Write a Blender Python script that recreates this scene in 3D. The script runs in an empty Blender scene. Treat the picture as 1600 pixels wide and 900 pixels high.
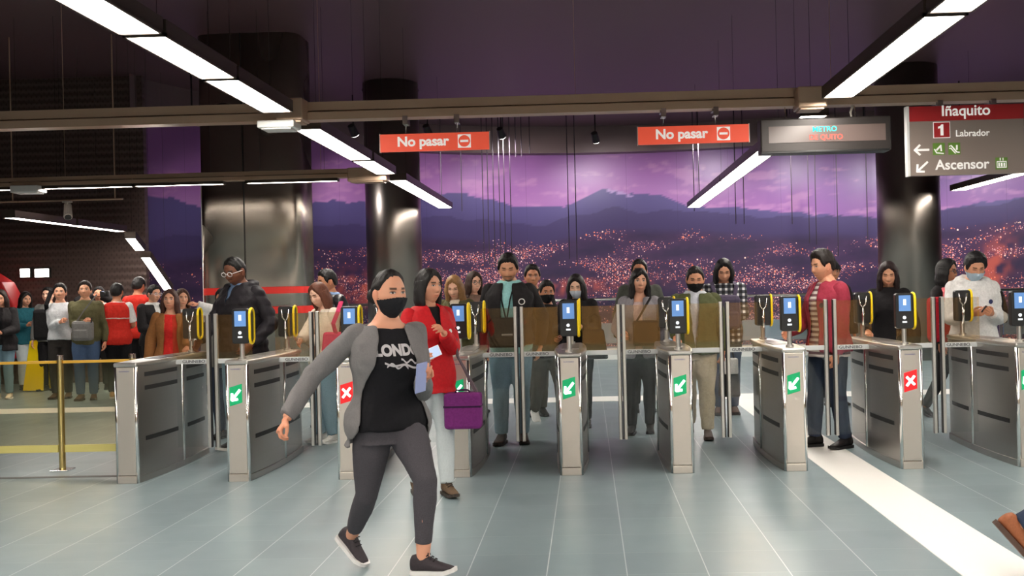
import bpy, math, random
import numpy as np
from mathutils import Vector, Matrix, noise
from mathutils.bvhtree import BVHTree

# ------------------------------------------------------------------ camera
SC = bpy.context.scene
COL = SC.collection
F_PX, PCX, PCY, CAM_H = 1550.0, 874.0, 452.0, 1.42
YAW, ROLL = math.radians(1.6), 0.024
FWD = Vector((-math.sin(YAW), math.cos(YAW), 0))
RGT = Vector((math.cos(YAW), math.sin(YAW), 0))
UPV = Vector((0, 0, 1))
SX = RGT * math.cos(ROLL) - UPV * math.sin(ROLL)
SY = RGT * math.sin(ROLL) + UPV * math.cos(ROLL)
CAMP = Vector((0, 0, CAM_H))
cam = bpy.data.cameras.new('camera')
camo = bpy.data.objects.new('camera', cam)
COL.objects.link(camo)
m3 = Matrix((SX, SY, -FWD)).transposed()
camo.matrix_world = Matrix.Translation(CAMP) @ m3.to_4x4()
cam.sensor_width = 36
cam.lens = 36 * F_PX / 1600
cam.shift_x = (800 - PCX) / 1600
cam.shift_y = (PCY - 450) / 1600
cam.clip_start = 0.05
cam.clip_end = 200
SC.camera = camo
SC.view_settings.view_transform = 'Standard'
SC.view_settings.look = 'None'
SC.view_settings.gamma = 1
SC.view_settings.use_curve_mapping = False
SC.view_settings.exposure = 1.2
LAMP = 15.0          # radiance of the linear ceiling lamps
WASH = 150.0          # watts of each wall washer over the mural

w = bpy.data.worlds.new('hall_air')
SC.world = w
w.use_nodes = True
w.node_tree.nodes['Background'].inputs[0].default_value = (0.50, 0.47, 0.46, 1)
w.node_tree.nodes['Background'].inputs[1].default_value = 0.04


def ray(px, py):
    return FWD + SX * ((px - PCX) / F_PX) + SY * ((PCY - py) / F_PX)


def at(px, py, Y):
    r = ray(px, py)
    return CAMP + r * (Y / r.y)


def floorpt(px, py, z=0.0):
    r = ray(px, py)
    return CAMP + r * ((z - CAM_H) / r.z)


def atX(px, py, X):
    r = ray(px, py)
    return CAMP + r * (X / r.x)


def proj(p):
    d = Vector(p) - CAMP
    k = d.dot(FWD)
    return PCX + F_PX * d.dot(SX) / k, PCY - F_PX * d.dot(SY) / k


# ------------------------------------------------------------------ materials
def srgb(r, g, b):
    f = lambda c: ((c / 255) / 12.92 if c <= 10 else ((c / 255 + 0.055) / 1.055) ** 2.4)
    return (f(r), f(g), f(b))


MATS = {}


def new_mat(key):
    m = bpy.data.materials.new(key)
    m.use_nodes = True
    nt = m.node_tree
    b = nt.nodes['Principled BSDF']
    return m, nt, b


def N(nt, t, **kw):
    n = nt.nodes.new(t)
    for k, v in kw.items():
        setattr(n, k, v)
    return n


def mth(nt, op, a, b=None, c=None):
    n = nt.nodes.new('ShaderNodeMath')
    n.operation = op
    for i, v in enumerate((a, b, c)):
        if v is None:
            continue
        if isinstance(v, (int, float)):
            n.inputs[i].default_value = v
        else:
            nt.links.new(v, n.inputs[i])
    return n.outputs[0]


def plain(name, col, rough=0.5, metal=0.0, emit=0.0, spec=0.5, coat=0.0):
    key = (name, col, rough, metal, emit)
    if key in MATS:
        return MATS[key]
    m, nt, b = new_mat(name)
    b.inputs['Base Color'].default_value = (*col, 1)
    b.inputs['Roughness'].default_value = rough
    b.inputs['Metallic'].default_value = metal
    b.inputs['Specular IOR Level'].default_value = spec
    if coat:
        b.inputs['Coat Weight'].default_value = coat
        b.inputs['Coat Roughness'].default_value = 0.1
    if emit:
        b.inputs['Emission Color'].default_value = (*col, 1)
        b.inputs['Emission Strength'].default_value = emit
    MATS[key] = m
    return m


def fabric(name, col, rough=0.9, scale=60, bump=0.45, var=0.25, sheen=0.0):
    key = ('fab', name, col)
    if key in MATS:
        return MATS[key]
    m, nt, b = new_mat(name)
    tc = N(nt, 'ShaderNodeTexCoord')
    nz = N(nt, 'ShaderNodeTexNoise')
    nz.inputs['Scale'].default_value = scale
    nz.inputs['Detail'].default_value = 3
    nt.links.new(tc.outputs['Object'], nz.inputs['Vector'])
    mx = N(nt, 'ShaderNodeMix', data_type='RGBA')
    mx.inputs[6].default_value = (*[c * (1 - var) for c in col], 1)
    mx.inputs[7].default_value = (*[min(1, c * (1 + var)) for c in col], 1)
    nt.links.new(nz.outputs[0], mx.inputs[0])
    nt.links.new(mx.outputs[2], b.inputs['Base Color'])
    b.inputs['Roughness'].default_value = rough
    b.inputs['Specular IOR Level'].default_value = 0.25
    n2 = N(nt, 'ShaderNodeTexNoise')
    n2.inputs['Scale'].default_value = 14
    n2.inputs['Detail'].default_value = 4
    nt.links.new(tc.outputs['Object'], n2.inputs['Vector'])
    bp = N(nt, 'ShaderNodeBump')
    bp.inputs['Strength'].default_value = bump
    bp.inputs['Distance'].default_value = 0.02
    nt.links.new(n2.outputs[0], bp.inputs['Height'])
    nt.links.new(bp.outputs[0], b.inputs['Normal'])
    MATS[key] = m
    return m


def metal(name, col, rough=0.3, brush=(3, 3, 120), amt=0.05):
    key = ('met', name, col, rough)
    if key in MATS:
        return MATS[key]
    m, nt, b = new_mat(name)
    tc = N(nt, 'ShaderNodeTexCoord')
    mp = N(nt, 'ShaderNodeMapping')
    mp.inputs['Scale'].default_value = brush
    nz = N(nt, 'ShaderNodeTexNoise')
    nz.inputs['Scale'].default_value = 1.0
    nz.inputs['Detail'].default_value = 2
    nt.links.new(tc.outputs['Object'], mp.inputs[0])
    nt.links.new(mp.outputs[0], nz.inputs['Vector'])
    r = mth(nt, 'MULTIPLY_ADD', nz.outputs[0], amt * 2, rough - amt)
    nt.links.new(r, b.inputs['Roughness'])
    b.inputs['Base Color'].default_value = (*col, 1)
    b.inputs['Metallic'].default_value = 1.0
    MATS[key] = m
    return m


def glass(name, tint, refl=0.07, gcol=(1, 1, 1)):
    key = ('glass', name)
    if key in MATS:
        return MATS[key]
    m = bpy.data.materials.new(name)
    m.use_nodes = True
    nt = m.node_tree
    nt.nodes.clear()
    out = N(nt, 'ShaderNodeOutputMaterial')
    tr = N(nt, 'ShaderNodeBsdfTransparent')
    tr.inputs[0].default_value = (*tint, 1)
    gl = N(nt, 'ShaderNodeBsdfGlossy')
    gl.inputs['Roughness'].default_value = 0.03
    gl.inputs['Color'].default_value = (*gcol, 1)
    lw = N(nt, 'ShaderNodeLayerWeight')
    lw.inputs[0].default_value = 0.25
    fac = mth(nt, 'MULTIPLY_ADD', lw.outputs['Facing'], 0.15, refl)
    mx = N(nt, 'ShaderNodeMixShader')
    nt.links.new(fac, mx.inputs[0])
    nt.links.new(tr.outputs[0], mx.inputs[1])
    nt.links.new(gl.outputs[0], mx.inputs[2])
    nt.links.new(mx.outputs[0], out.inputs[0])
    MATS[key] = m
    return m


# ------------------------------------------------------------------ mesh helpers
class MB:
    """collects shapes of ONE mesh object"""
    def __init__(self):
        self.v, self.f, self.mi = [], [], []
        self.m = 0

    def add(self, vs, fs):
        o = len(self.v)
        self.v += [tuple(p) for p in vs]
        self.f += [tuple(i + o for i in f) for f in fs]
        self.mi += [self.m] * len(fs)
        return self

    def box(self, lo, hi, M=None):
        x0, y0, z0 = lo
        x1, y1, z1 = hi
        vs = [Vector(p) for p in ((x0, y0, z0), (x1, y0, z0), (x1, y1, z0), (x0, y1, z0), (x0, y0, z1), (x1, y0, z1), (x1, y1, z1), (x0, y1, z1))]
        if M:
            vs = [M @ p for p in vs]
        return self.add(vs, [(0, 3, 2, 1), (4, 5, 6, 7), (0, 1, 5, 4), (1, 2, 6, 5), (2, 3, 7, 6), (3, 0, 4, 7)])

    def loft(self, rings, caps=True, closed=True):
        n = len(rings[0])
        vs = [p for r in rings for p in r]
        fs = []
        for i in range(len(rings) - 1):
            for j in range(n if closed else n - 1):
                k = (j + 1) % n
                fs.append((i * n + j, i * n + k, (i + 1) * n + k, (i + 1) * n + j))
        if caps:
            fs.append(tuple(range(n - 1, -1, -1)))
            fs.append(tuple((len(rings) - 1) * n + j for j in range(n)))
        return self.add(vs, fs)

    def tube(self, pts, rad, n=10, caps=True, flat=1.0):
        pts = [Vector(p) for p in pts]
        if isinstance(rad, (int, float)):
            rad = [rad] * len(pts)
        rings = []
        prev = None
        for i, p in enumerate(pts):
            a = pts[max(i - 1, 0)]
            b = pts[min(i + 1, len(pts) - 1)]
            t = (b - a).normalized()
            if prev is None:
                ref = Vector((0, 0, 1)) if abs(t.z) < 0.9 else Vector((0, 1, 0))
                u = t.cross(ref).normalized()
            else:
                u = (prev - t * prev.dot(t)).normalized()
            prev = u
            v = t.cross(u)
            rings.append([p + (u * math.cos(2 * math.pi * k / n) + v * math.sin(2 * math.pi * k / n) * flat) * rad[i] for k in range(n)])
        return self.loft(rings, caps)

    def ring(self, pts, rad, n=6):
        """closed tube"""
        pts = [Vector(p) for p in pts]
        L = len(pts)
        c = sum(pts, Vector()) / L
        nrm = (pts[0] - c).cross(pts[L // 4] - c).normalized()
        rings = []
        for i, p in enumerate(pts):
            t = (pts[(i + 1) % L] - pts[i - 1]).normalized()
            u = t.cross(nrm).normalized()
            rings.append([p + (u * math.cos(2 * math.pi * k / n) + nrm * math.sin(2 * math.pi * k / n)) * rad for k in range(n)])
        vs = [p for r in rings for p in r]
        fs = []
        for i in range(L):
            for j in range(n):
                k = (j + 1) % n
                i2 = (i + 1) % L
                fs.append((i * n + j, i * n + k, i2 * n + k, i2 * n + j))
        return self.add(vs, fs)

    def ell(self, c, r, nu=16, nv=10, M=None):
        c = Vector(c)
        if isinstance(r, (int, float)):
            r = (r, r, r)
        rings = []
        for i in range(1, nv):
            t = math.pi * i / nv
            rings.append([Vector((r[0] * math.sin(t) * math.cos(2 * math.pi * j / nu), r[1] * math.sin(t) * math.sin(2 * math.pi * j / nu), -r[2] * math.cos(t))) for j in range(nu)])
        vs = [p for q in rings for p in q] + [Vector((0, 0, -r[2])), Vector((0, 0, r[2]))]
        vs = [(M @ p if M else p) + c for p in vs]
        fs = []
        for i in range(nv - 2):
            for j in range(nu):
                k = (j + 1) % nu
                fs.append((i * nu + j, i * nu + k, (i + 1) * nu + k, (i + 1) * nu + j))
        b = (nv - 1) * nu
        for j in range(nu):
            k = (j + 1) % nu
            fs.append((b, k, j))
            fs.append((b + 1, (nv - 2) * nu + j, (nv - 2) * nu + k))
        return self.add(vs, fs)

    def prism(self, outline, z0, z1, M=None):
        """outline: (x, y) list ccw"""
        lo = [Vector((x, y, z0)) for x, y in outline]
        hi = [Vector((x, y, z1)) for x, y in outline]
        if M:
            lo = [M @ p for p in lo]
            hi = [M @ p for p in hi]
        return self.loft([lo, hi])

    def mesh(self, name='m'):
        me = bpy.data.meshes.new(name)
        me.from_pydata(self.v, [], self.f)
        me.validate()
        return me

    def build(self, name, mat, parent=None, smooth=False, bevel=0.0, angle=None, loc=None):
        me = self.mesh(name)
        mats = mat if isinstance(mat, (list, tuple)) else [mat]
        for mm in mats:
            me.materials.append(mm)
        if len(mats) > 1 and len(me.polygons) == len(self.mi):
            me.polygons.foreach_set('material_index', self.mi)
        return link(name, me, parent, smooth, bevel, loc)


def link(name, me, parent=None, smooth=False, bevel=0.0, loc=None):
    o = bpy.data.objects.new(name, me)
    COL.objects.link(o)
    if loc is not None:
        o.location = loc
    if parent:
        o.parent = parent
    if smooth:
        me.polygons.foreach_set('use_smooth', [True] * len(me.polygons))
    if bevel:
        b = o.modifiers.new('bevel', 'BEVEL')
        b.width = bevel
        b.segments = 2
        b.limit_method = 'ANGLE'
    return o


def tag(o, label, cat, group=None, kind=None):
    o['label'] = label
    o['category'] = cat
    if group:
        o['group'] = group
    if kind:
        o['kind'] = kind
    return o


def thing(name, label, cat, loc=(0, 0, 0), rz=0.0, group=None):
    o = bpy.data.objects.new(name, None)
    o.empty_display_size = 0.1
    COL.objects.link(o)
    o.location = loc
    o.rotation_euler = (0, 0, rz)
    return tag(o, label, cat, group)


def struct(name, mb, mat, **kw):
    o = mb.build(name, mat, **kw)
    o['kind'] = 'structure'
    return o


def copy_tree(o, parent=None):
    c = o.copy()
    COL.objects.link(c)
    if parent:
        c.parent = parent
    for ch in o.children:
        copy_tree(ch, c)
    return c


def to_mesh(ob):
    dg = bpy.context.evaluated_depsgraph_get()
    me = bpy.data.meshes.new_from_object(ob.evaluated_get(dg))
    return me


def remesh(mb, vox, it=4, fac=0.5):
    me = mb.mesh('tmp')
    ob = bpy.data.objects.new('tmp', me)
    COL.objects.link(ob)
    r = ob.modifiers.new('r', 'REMESH')
    r.mode = 'VOXEL'
    r.voxel_size = vox
    if it:
        s = ob.modifiers.new('s', 'SMOOTH')
        s.factor = fac
        s.iterations = it
    m2 = to_mesh(ob)
    bpy.data.objects.remove(ob)
    bpy.data.meshes.remove(me)
    n = len(m2.vertices)
    V = np.empty(n * 3)
    m2.vertices.foreach_get('co', V)
    V = V.reshape(-1, 3)
    Fc = [tuple(p.vertices) for p in m2.polygons]
    bpy.data.meshes.remove(m2)
    return V, Fc


def lettering(text, size, mat, parent, M, name='lettering', bold=0.0, depth=0.001, align='CENTER', sx=1.0, space=1.0):
    cu = bpy.data.curves.new(name, 'FONT')
    cu.body = text
    cu.size = size
    cu.align_x = align
    cu.align_y = 'CENTER'
    cu.extrude = depth
    cu.offset = bold
    cu.space_character = space
    ob = bpy.data.objects.new('tmp', cu)
    COL.objects.link(ob)
    me = to_mesh(ob)
    bpy.data.objects.remove(ob)
    me.transform(Matrix.Diagonal((sx, 1, 1, 1)))
    me.transform(M)
    me.materials.clear()
    me.materials.append(mat)
    return link(name, me, parent)


def pieces(mb_list, name, mat, parent, **kw):
    return [m.build(name, mat, parent, **kw) for m in mb_list]


def face_cam(x, y, z):
    """matrix taking text plane xy to world xz, facing -Y"""
    return Matrix.Translation((x, y, z)) @ Matrix.Rotation(math.radians(90), 4, 'X')


# ------------------------------------------------------------------ common materials
STEEL = metal('brushed_steel', (0.62, 0.60, 0.57), 0.32)
STEEL_D = metal('dark_steel', (0.46, 0.43, 0.40), 0.34)
CHROME = metal('chrome', (0.80, 0.79, 0.77), 0.14, amt=0.04)
BEAMM = plain('bronze_beam', (0.58, 0.40, 0.28), 0.30, 0.35)
BLACKP = plain('black_plastic', (0.012, 0.012, 0.013), 0.35)
DARKM = plain('dark_metal', (0.03, 0.026, 0.025), 0.45, 0.4)
YELLOW = plain('yellow_plastic', srgb(250, 215, 20), 0.35)
WHITEP = plain('white_paint', (0.82, 0.81, 0.79), 0.45)
LIGHTM = plain('lamp_diffuser', (1.0, 0.93, 0.84), 0.5, 0, LAMP)
FILLM = plain('lamp_diffuser', (1.0, 0.92, 0.82), 0.5, 0, LAMP * 2.6)  # brighter diffuser for the fill lamps added behind the camera
# ------------------------------------------------------------------ setting
ZC = 5.3
TILE = 0.40


def floor_mat():
    m, nt, b = new_mat('floor_tiles')
    tc = N(nt, 'ShaderNodeTexCoord')
    sp = N(nt, 'ShaderNodeSeparateXYZ')
    nt.links.new(tc.outputs['Object'], sp.inputs[0])
    gx = mth(nt, 'DIVIDE', mth(nt, 'SUBTRACT', sp.outputs[0], 0.165), TILE)
    gy = mth(nt, 'DIVIDE', mth(nt, 'SUBTRACT', sp.outputs[1], 5.72), TILE)
    fx = mth(nt, 'FRACT', mth(nt, 'ADD', gx, 100))
    fy = mth(nt, 'FRACT', mth(nt, 'ADD', gy, 100))
    ex = mth(nt, 'MULTIPLY', mth(nt, 'MINIMUM', fx, mth(nt, 'SUBTRACT', 1, fx)), TILE)
    ey = mth(nt, 'MULTIPLY', mth(nt, 'MINIMUM', fy, mth(nt, 'SUBTRACT', 1, fy)), TILE)
    lx = mth(nt, 'LESS_THAN', ex, 0.0026)
    ly = mth(nt, 'LESS_THAN', ey, 0.0012)
    cb = N(nt, 'ShaderNodeCombineXYZ')
    nt.links.new(mth(nt, 'FLOOR', gx), cb.inputs[0])
    nt.links.new(mth(nt, 'FLOOR', gy), cb.inputs[1])
    wn = N(nt, 'ShaderNodeTexWhiteNoise', noise_dimensions='2D')
    nt.links.new(cb.outputs[0], wn.inputs['Vector'])
    mx = N(nt, 'ShaderNodeMix', data_type='RGBA')
    mx.inputs[6].default_value = (0.200, 0.258, 0.278, 1)
    mx.inputs[7].default_value = (0.222, 0.288, 0.305, 1)
    nt.links.new(wn.outputs['Value'], mx.inputs[0])
    m2 = N(nt, 'ShaderNodeMix', data_type='RGBA')
    nt.links.new(mth(nt, 'MAXIMUM', mth(nt, 'MULTIPLY', lx, 0.75), mth(nt, 'MULTIPLY', ly, 0.35)), m2.inputs[0])
    nt.links.new(mx.outputs[2], m2.inputs[6])
    m2.inputs[7].default_value = (0.62, 0.66, 0.65, 1)
    nt.links.new(m2.outputs[2], b.inputs['Base Color'])
    nz = N(nt, 'ShaderNodeTexNoise')
    nz.inputs['Scale'].default_value = 3
    nt.links.new(tc.outputs['Object'], nz.inputs['Vector'])
    nt.links.new(mth(nt, 'MULTIPLY_ADD', nz.outputs[0], 0.16, 0.26), b.inputs['Roughness'])
    b.inputs['Specular IOR Level'].default_value = 0.55
    return m


struct('floor', MB().box((-17, -9, -0.1), (15, 27, 0)), floor_mat())
STRIPM = plain('pale_strip', (0.88, 0.86, 0.82), 0.4)
struct('trim_1', MB().box((1.765, -9, 0), (2.165, 12.45, 0.003)), STRIPM)
ya, yb = 12.5, 13.05
struct('trim_2', MB().box((-17, ya - 0.05, 0), (15, yb - 0.05, 0.004)), STRIPM)
struct('trim_3', MB().box((-17, 7.86, 0), (-3.62, 7.93, 0.002)), plain('dark_strip', (0.10, 0.10, 0.10), 0.5))  # thin dark strip across the floor beside the barrier


def ceil_mat():
    m, nt, b = new_mat('ceiling_panels')
    b.inputs['Base Color'].default_value = (0.105, 0.055, 0.062, 1)
    b.inputs['Roughness'].default_value = 0.42
    b.inputs['Specular IOR Level'].default_value = 0.6
    return m


CEILM = ceil_mat()
struct('ceiling', MB().box((-17, -9, ZC), (15, 27, ZC + 0.1)), CEILM)


def slat_mat():
    m, nt, b = new_mat('perforated_wall')
    tc = N(nt, 'ShaderNodeTexCoord')
    sp = N(nt, 'ShaderNodeSeparateXYZ')
    nt.links.new(tc.outputs['Object'], sp.inputs[0])
    s = mth(nt, 'SINE', mth(nt, 'MULTIPLY', sp.outputs[2], 52))
    px = mth(nt, 'SINE', mth(nt, 'MULTIPLY', sp.outputs[0], 70))
    d = mth(nt, 'GREATER_THAN', mth(nt, 'MULTIPLY', s, px), 0.55)
    mx = N(nt, 'ShaderNodeMix', data_type='RGBA')
    nt.links.new(d, mx.inputs[0])
    mx.inputs[6].default_value = (0.125, 0.085, 0.075, 1)
    mx.inputs[7].default_value = (0.085, 0.058, 0.050, 1)
    nt.links.new(mx.outputs[2], b.inputs['Base Color'])
    b.inputs['Roughness'].default_value = 0.38
    b.inputs['Metallic'].default_value = 0.3
    bp = N(nt, 'ShaderNodeBump')
    bp.inputs['Strength'].default_value = 0.5
    bp.inputs['Distance'].default_value = 0.01
    nt.links.new(s, bp.inputs['Height'])
    nt.links.new(bp.outputs[0], b.inputs['Normal'])
    return m


YW = 17.0
xw = at(228, 400, YW).x
mb = MB().box((-17, YW, 0), (xw, YW + 0.12, ZC))
for px in (102, 152):
    xx = at(px, 400, YW).x
    mb.box((xx, YW - 0.012, 0), (xx + 0.02, YW, ZC))
struct('wall_back', mb, slat_mat())
WARMW = plain('warm_wall', (0.34, 0.24, 0.14), 0.6)
DKW = plain('dark_wall', (0.05, 0.036, 0.034), 0.5)
struct('wall_left', MB().box((-17.1, -9, 0), (-17, 27, ZC)), DKW)
struct('wall_right', MB().box((15, -9, 0), (15.1, 27, ZC)), DKW)
struct('wall_front', MB().box((-17, -9.1, 0), (15, -9, ZC)), WARMW)

# --- mural: curved printed wall
mpts = [(224, 17.14), (277, 18.1), (400, 19.7), (530, 21.2), (660, 23.0), (830, 23.9), (1000, 24.1), (1180, 23.7), (1400, 22.9), (1600, 21.8), (1800, 20.6), (2100, 19.5)]
mp = [at(px, 440, Y) for px, Y in mpts]
MZ0, MZ1 = -0.0, 4.72


def catmull(P, n):
    out = []
    for i in range(len(P) - 1):
        p0, p1, p2, p3 = P[max(i - 1, 0)], P[i], P[i + 1], P[min(i + 2, len(P) - 1)]
        for k in range(n):
            t = k / n
            out.append(tuple(0.5 * ((2 * p1[a]) + (-p0[a] + p2[a]) * t + (2 * p0[a] - 5 * p1[a] + 4 * p2[a] - p3[a]) * t * t + (-p0[a] + 3 * p1[a] - 3 * p2[a] + p3[a]) * t ** 3) for a in range(2)))
    out.append((P[-1][0], P[-1][1]))
    return out


curve = catmull([(p.x, p.y) for p in mp], 34)
NZ = 130


def fnoise(x, y, s):
    return noise.noise(Vector((x * s, y * s, 3.7)))


def lerp3(a, b, t):
    return tuple(a[i] + (b[i] - a[i]) * t for i in range(3))


RX = [100, 228, 277, 330, 400, 485, 520, 545, 575, 620, 660, 690, 720, 760, 800, 840, 880, 900, 920, 945, 962, 985, 1010, 1040, 1060, 1120, 1150, 1200, 1250, 1370, 1470, 1540, 1600, 2200]
RY = [300, 305, 312, 330, 322, 318, 312, 319, 313, 304, 297, 301, 302, 310, 322, 324, 322, 316, 306, 294, 299, 303, 303, 308, 318, 326, 322, 330, 334, 340, 328, 316, 308, 290]
CX = [100, 228, 330, 485, 575, 660, 750, 840, 900, 960, 1020, 1100, 1200, 1300, 1370, 1470, 1600, 2200]
CY = [420, 412, 400, 382, 386, 374, 378, 384, 372, 360, 362, 364, 372, 368, 374, 360, 346, 340]
skyA, skyB, skyC = srgb(142, 92, 150), srgb(104, 72, 128), srgb(160, 112, 160)
mtA, mtB = srgb(80, 72, 116), srgb(62, 52, 86)
ctA, ctB = srgb(68, 46, 76), srgb(46, 36, 62)
verts, faces, art, dens, uvs = [], [], [], [], []
arc = 0
for i, (x, y) in enumerate(curve):
    if i:
        arc += math.hypot(x - curve[i - 1][0], y - curve[i - 1][1])
    for k in range(NZ + 1):
        z = MZ0 + (MZ1 - MZ0) * k / NZ
        verts.append((x, y, z))
        a, b_ = proj((x, y, z))
        ry = float(np.interp(a, RX, RY)) + 3 * fnoise(a, 0, .05) + 1.5 * fnoise(a, 7, .15)
        cy = float(np.interp(a, CX, CY))
        n1 = fnoise(a * .5, b_ * 1.6, .02)
        if b_ < ry:
            t = max(0, min(1, (b_ - 190) / max(ry - 190, 1)))
            c = lerp3(skyA, skyB, max(0, min(1, 0.45 + (a - 1050) / 500 + n1 * .7)))
            c = lerp3(c, skyC, max(0, min(.8, (t - .5) * 1.1 + n1 * .5)) * (1 if a < 1200 else .55))
            cl = fnoise(a * .6, b_ * 2.2 + 40, .035) + .5 * fnoise(a, b_ * 2, .09)
            if cl > .22 and t > .5:
                c = lerp3(c, srgb(190, 138, 175), min(.35, (cl - .22) * 1.2))
            d = 0
        else:
            t = max(0, min(1, (b_ - ry) / max(cy - ry, 10)))
            c = lerp3(mtA, mtB, t)
            if 948 < a < 990 and b_ < ry + 5 and fnoise(a, b_, .2) > -.2:
                c = lerp3(c, srgb(170, 140, 185), .7)
            ridge2 = cy - 34 + 10 * fnoise(a, 20, .02)
            if b_ > ridge2:
                c = lerp3(c, srgb(54, 44, 78), .6)
            tc_ = max(0, min(1, (b_ - cy + 6) / 12))
            band = fnoise(a * .45 + 90, b_ * 1.9, .03) + .35 * fnoise(a, b_ * 2, .1)
            c = lerp3(c, lerp3(ctA, ctB, max(0, min(1, .5 - band))), tc_)
            d = tc_ * max(0, min(1, (.23 + band * 1.25 + (b_ - 430) / 330)))
            hill = math.exp(-((a - 1045) / 95) ** 2 - ((b_ - 398 - .04 * (a - 1045)) / 13) ** 2) + .8 * math.exp(-((a - 1300) / 70) ** 2 - ((b_ - 408) / 9) ** 2) + .7 * math.exp(-((a - 880) / 60) ** 2 - ((b_ - 402) / 8) ** 2)
            d *= max(0, 1 - 1.05 * hill)
            if a < 345:
                d *= .18
            hot = math.exp(-((a - (1545 + (430 - b_) * .35)) / 22) ** 2 - ((b_ - 425) / 42) ** 2)
            hot += .8 * math.exp(-((a - 570) / 40) ** 2 - ((b_ - 452) / 22) ** 2)
            hot += .8 * math.exp(-((a - 830) / 130) ** 2 - ((b_ - 452 + .05 * (a - 830)) / 10) ** 2)
            c = lerp3(c, srgb(205, 95, 70), min(.6, hot * max(0, .5 + 1.4 * fnoise(a, b_, .09))))
        art.append((*c, 1))
        dens.append(d)
        uvs.append((arc, z))
n = NZ + 1
for i in range(len(curve) - 1):
    for k in range(NZ):
        faces.append((i * n + k, (i + 1) * n + k, (i + 1) * n + k + 1, i * n + k + 1))
me = bpy.data.meshes.new('mural')
me.from_pydata(verts, [], faces)
ca = me.color_attributes.new('art', 'FLOAT_COLOR', 'POINT')
ca.data.foreach_set('color', np.array(art).ravel())
da = me.attributes.new('dens', 'FLOAT', 'POINT')
da.data.foreach_set('value', np.array(dens))
ua = me.attributes.new('flat', 'FLOAT_VECTOR', 'POINT')
ua.data.foreach_set('vector', np.array([(u, v, 0) for u, v in uvs]).ravel())
me.polygons.foreach_set('use_smooth', [True] * len(me.polygons))


def mural_mat():
    m, nt, b = new_mat('mural_print')
    A = N(nt, 'ShaderNodeAttribute', attribute_name='art')
    D = N(nt, 'ShaderNodeAttribute', attribute_name='dens')
    U = N(nt, 'ShaderNodeAttribute', attribute_name='flat')
    col = A.outputs['Color']
    for sc, r0, mult in ((15, .23, .7), (30, .24, .8)):
        vo = N(nt, 'ShaderNodeTexVoronoi', voronoi_dimensions='2D')
        vo.inputs['Scale'].default_value = sc
        nt.links.new(U.outputs['Vector'], vo.inputs['Vector'])
        sp = N(nt, 'ShaderNodeSeparateColor')
        nt.links.new(vo.outputs['Color'], sp.inputs[0])
        rad = mth(nt, 'MULTIPLY_ADD', sp.outputs[1], .14, r0 - .08)
        on = mth(nt, 'LESS_THAN', vo.outputs['Distance'], rad)
        pick = mth(nt, 'LESS_THAN', sp.outputs[0], mth(nt, 'MULTIPLY', D.outputs['Fac'], mult))
        cr = N(nt, 'ShaderNodeValToRGB')
        e = cr.color_ramp.elements
        e[0].position = 0
        e[0].color = (*srgb(235, 120, 85), 1)
        e[1].position = .8
        e[1].color = (*srgb(255, 205, 190), 1)
        x = cr.color_ramp.elements.new(.35)
        x.color = (*srgb(240, 140, 110), 1)
        x = cr.color_ramp.elements.new(.55)
        x.color = (*srgb(190, 130, 150), 1)
        nt.links.new(sp.outputs[2], cr.inputs[0])
        mx = N(nt, 'ShaderNodeMix', data_type='RGBA')
        nt.links.new(mth(nt, 'MULTIPLY', on, pick), mx.inputs[0])
        nt.links.new(col, mx.inputs[6])
        nt.links.new(cr.outputs[0], mx.inputs[7])
        col = mx.outputs[2]
    # panel joints of the print
    sx = N(nt, 'ShaderNodeSeparateXYZ')
    nt.links.new(U.outputs['Vector'], sx.inputs[0])
    fr = mth(nt, 'FRACT', mth(nt, 'DIVIDE', sx.outputs[0], 1.22))
    jn = mth(nt, 'LESS_THAN', fr, 0.008)
    mx = N(nt, 'ShaderNodeMix', data_type='RGBA')
    nt.links.new(mth(nt, 'MULTIPLY', jn, .35), mx.inputs[0])
    nt.links.new(col, mx.inputs[6])
    mx.inputs[7].default_value = (0.03, 0.02, 0.05, 1)
    nt.links.new(mx.outputs[2], b.inputs['Base Color'])
    b.inputs['Roughness'].default_value = 0.35
    b.inputs['Specular IOR Level'].default_value = 0.35
    return m


mural = link('wall_mural', me)
me.materials.append(mural_mat())
mural['kind'] = 'structure'
# bulkhead over the mural, following its curve
mb = MB()
lo, up = [], []
for (x, y) in curve[::6]:
    lo.append((x, y - 0.35, MZ1 - 0.05))
    up.append((x, y - 0.35, ZC))
bk = [(p[0], p[1] + 0.45, p[2]) for p in lo]
bk2 = [(p[0], p[1] + 0.45, p[2]) for p in up]
mb.loft([up, lo, bk, bk2], caps=False, closed=False)
struct('trim_4', mb, plain('bulkhead', (0.15, 0.10, 0.10), 0.45))


# --- pillars
def column(name, px0, px1, Y, depth, mat, n=40, bands=None, power=2.0):
    a, b_ = at(px0, 450, Y), at(px1, 450, Y)
    cx, rx = (a.x + b_.x) / 2, (b_.x - a.x) / 2
    ry = depth / 2
    mb = MB()
    ring = []
    for k in range(n):
        t = 2 * math.pi * k / n
        c, s = math.cos(t), math.sin(t)
        ring.append((cx + rx * abs(c) ** (2 / power) * (1 if c >= 0 else -1), Y + ry * abs(s) ** (2 / power) * (1 if s >= 0 else -1)))
    mb.prism(ring, 0, ZC)
    o = struct(name, mb, mat, smooth=True)
    for p in o.data.polygons:
        if len(p.vertices) > 4:
            p.use_smooth = False
    return o, ring


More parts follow.
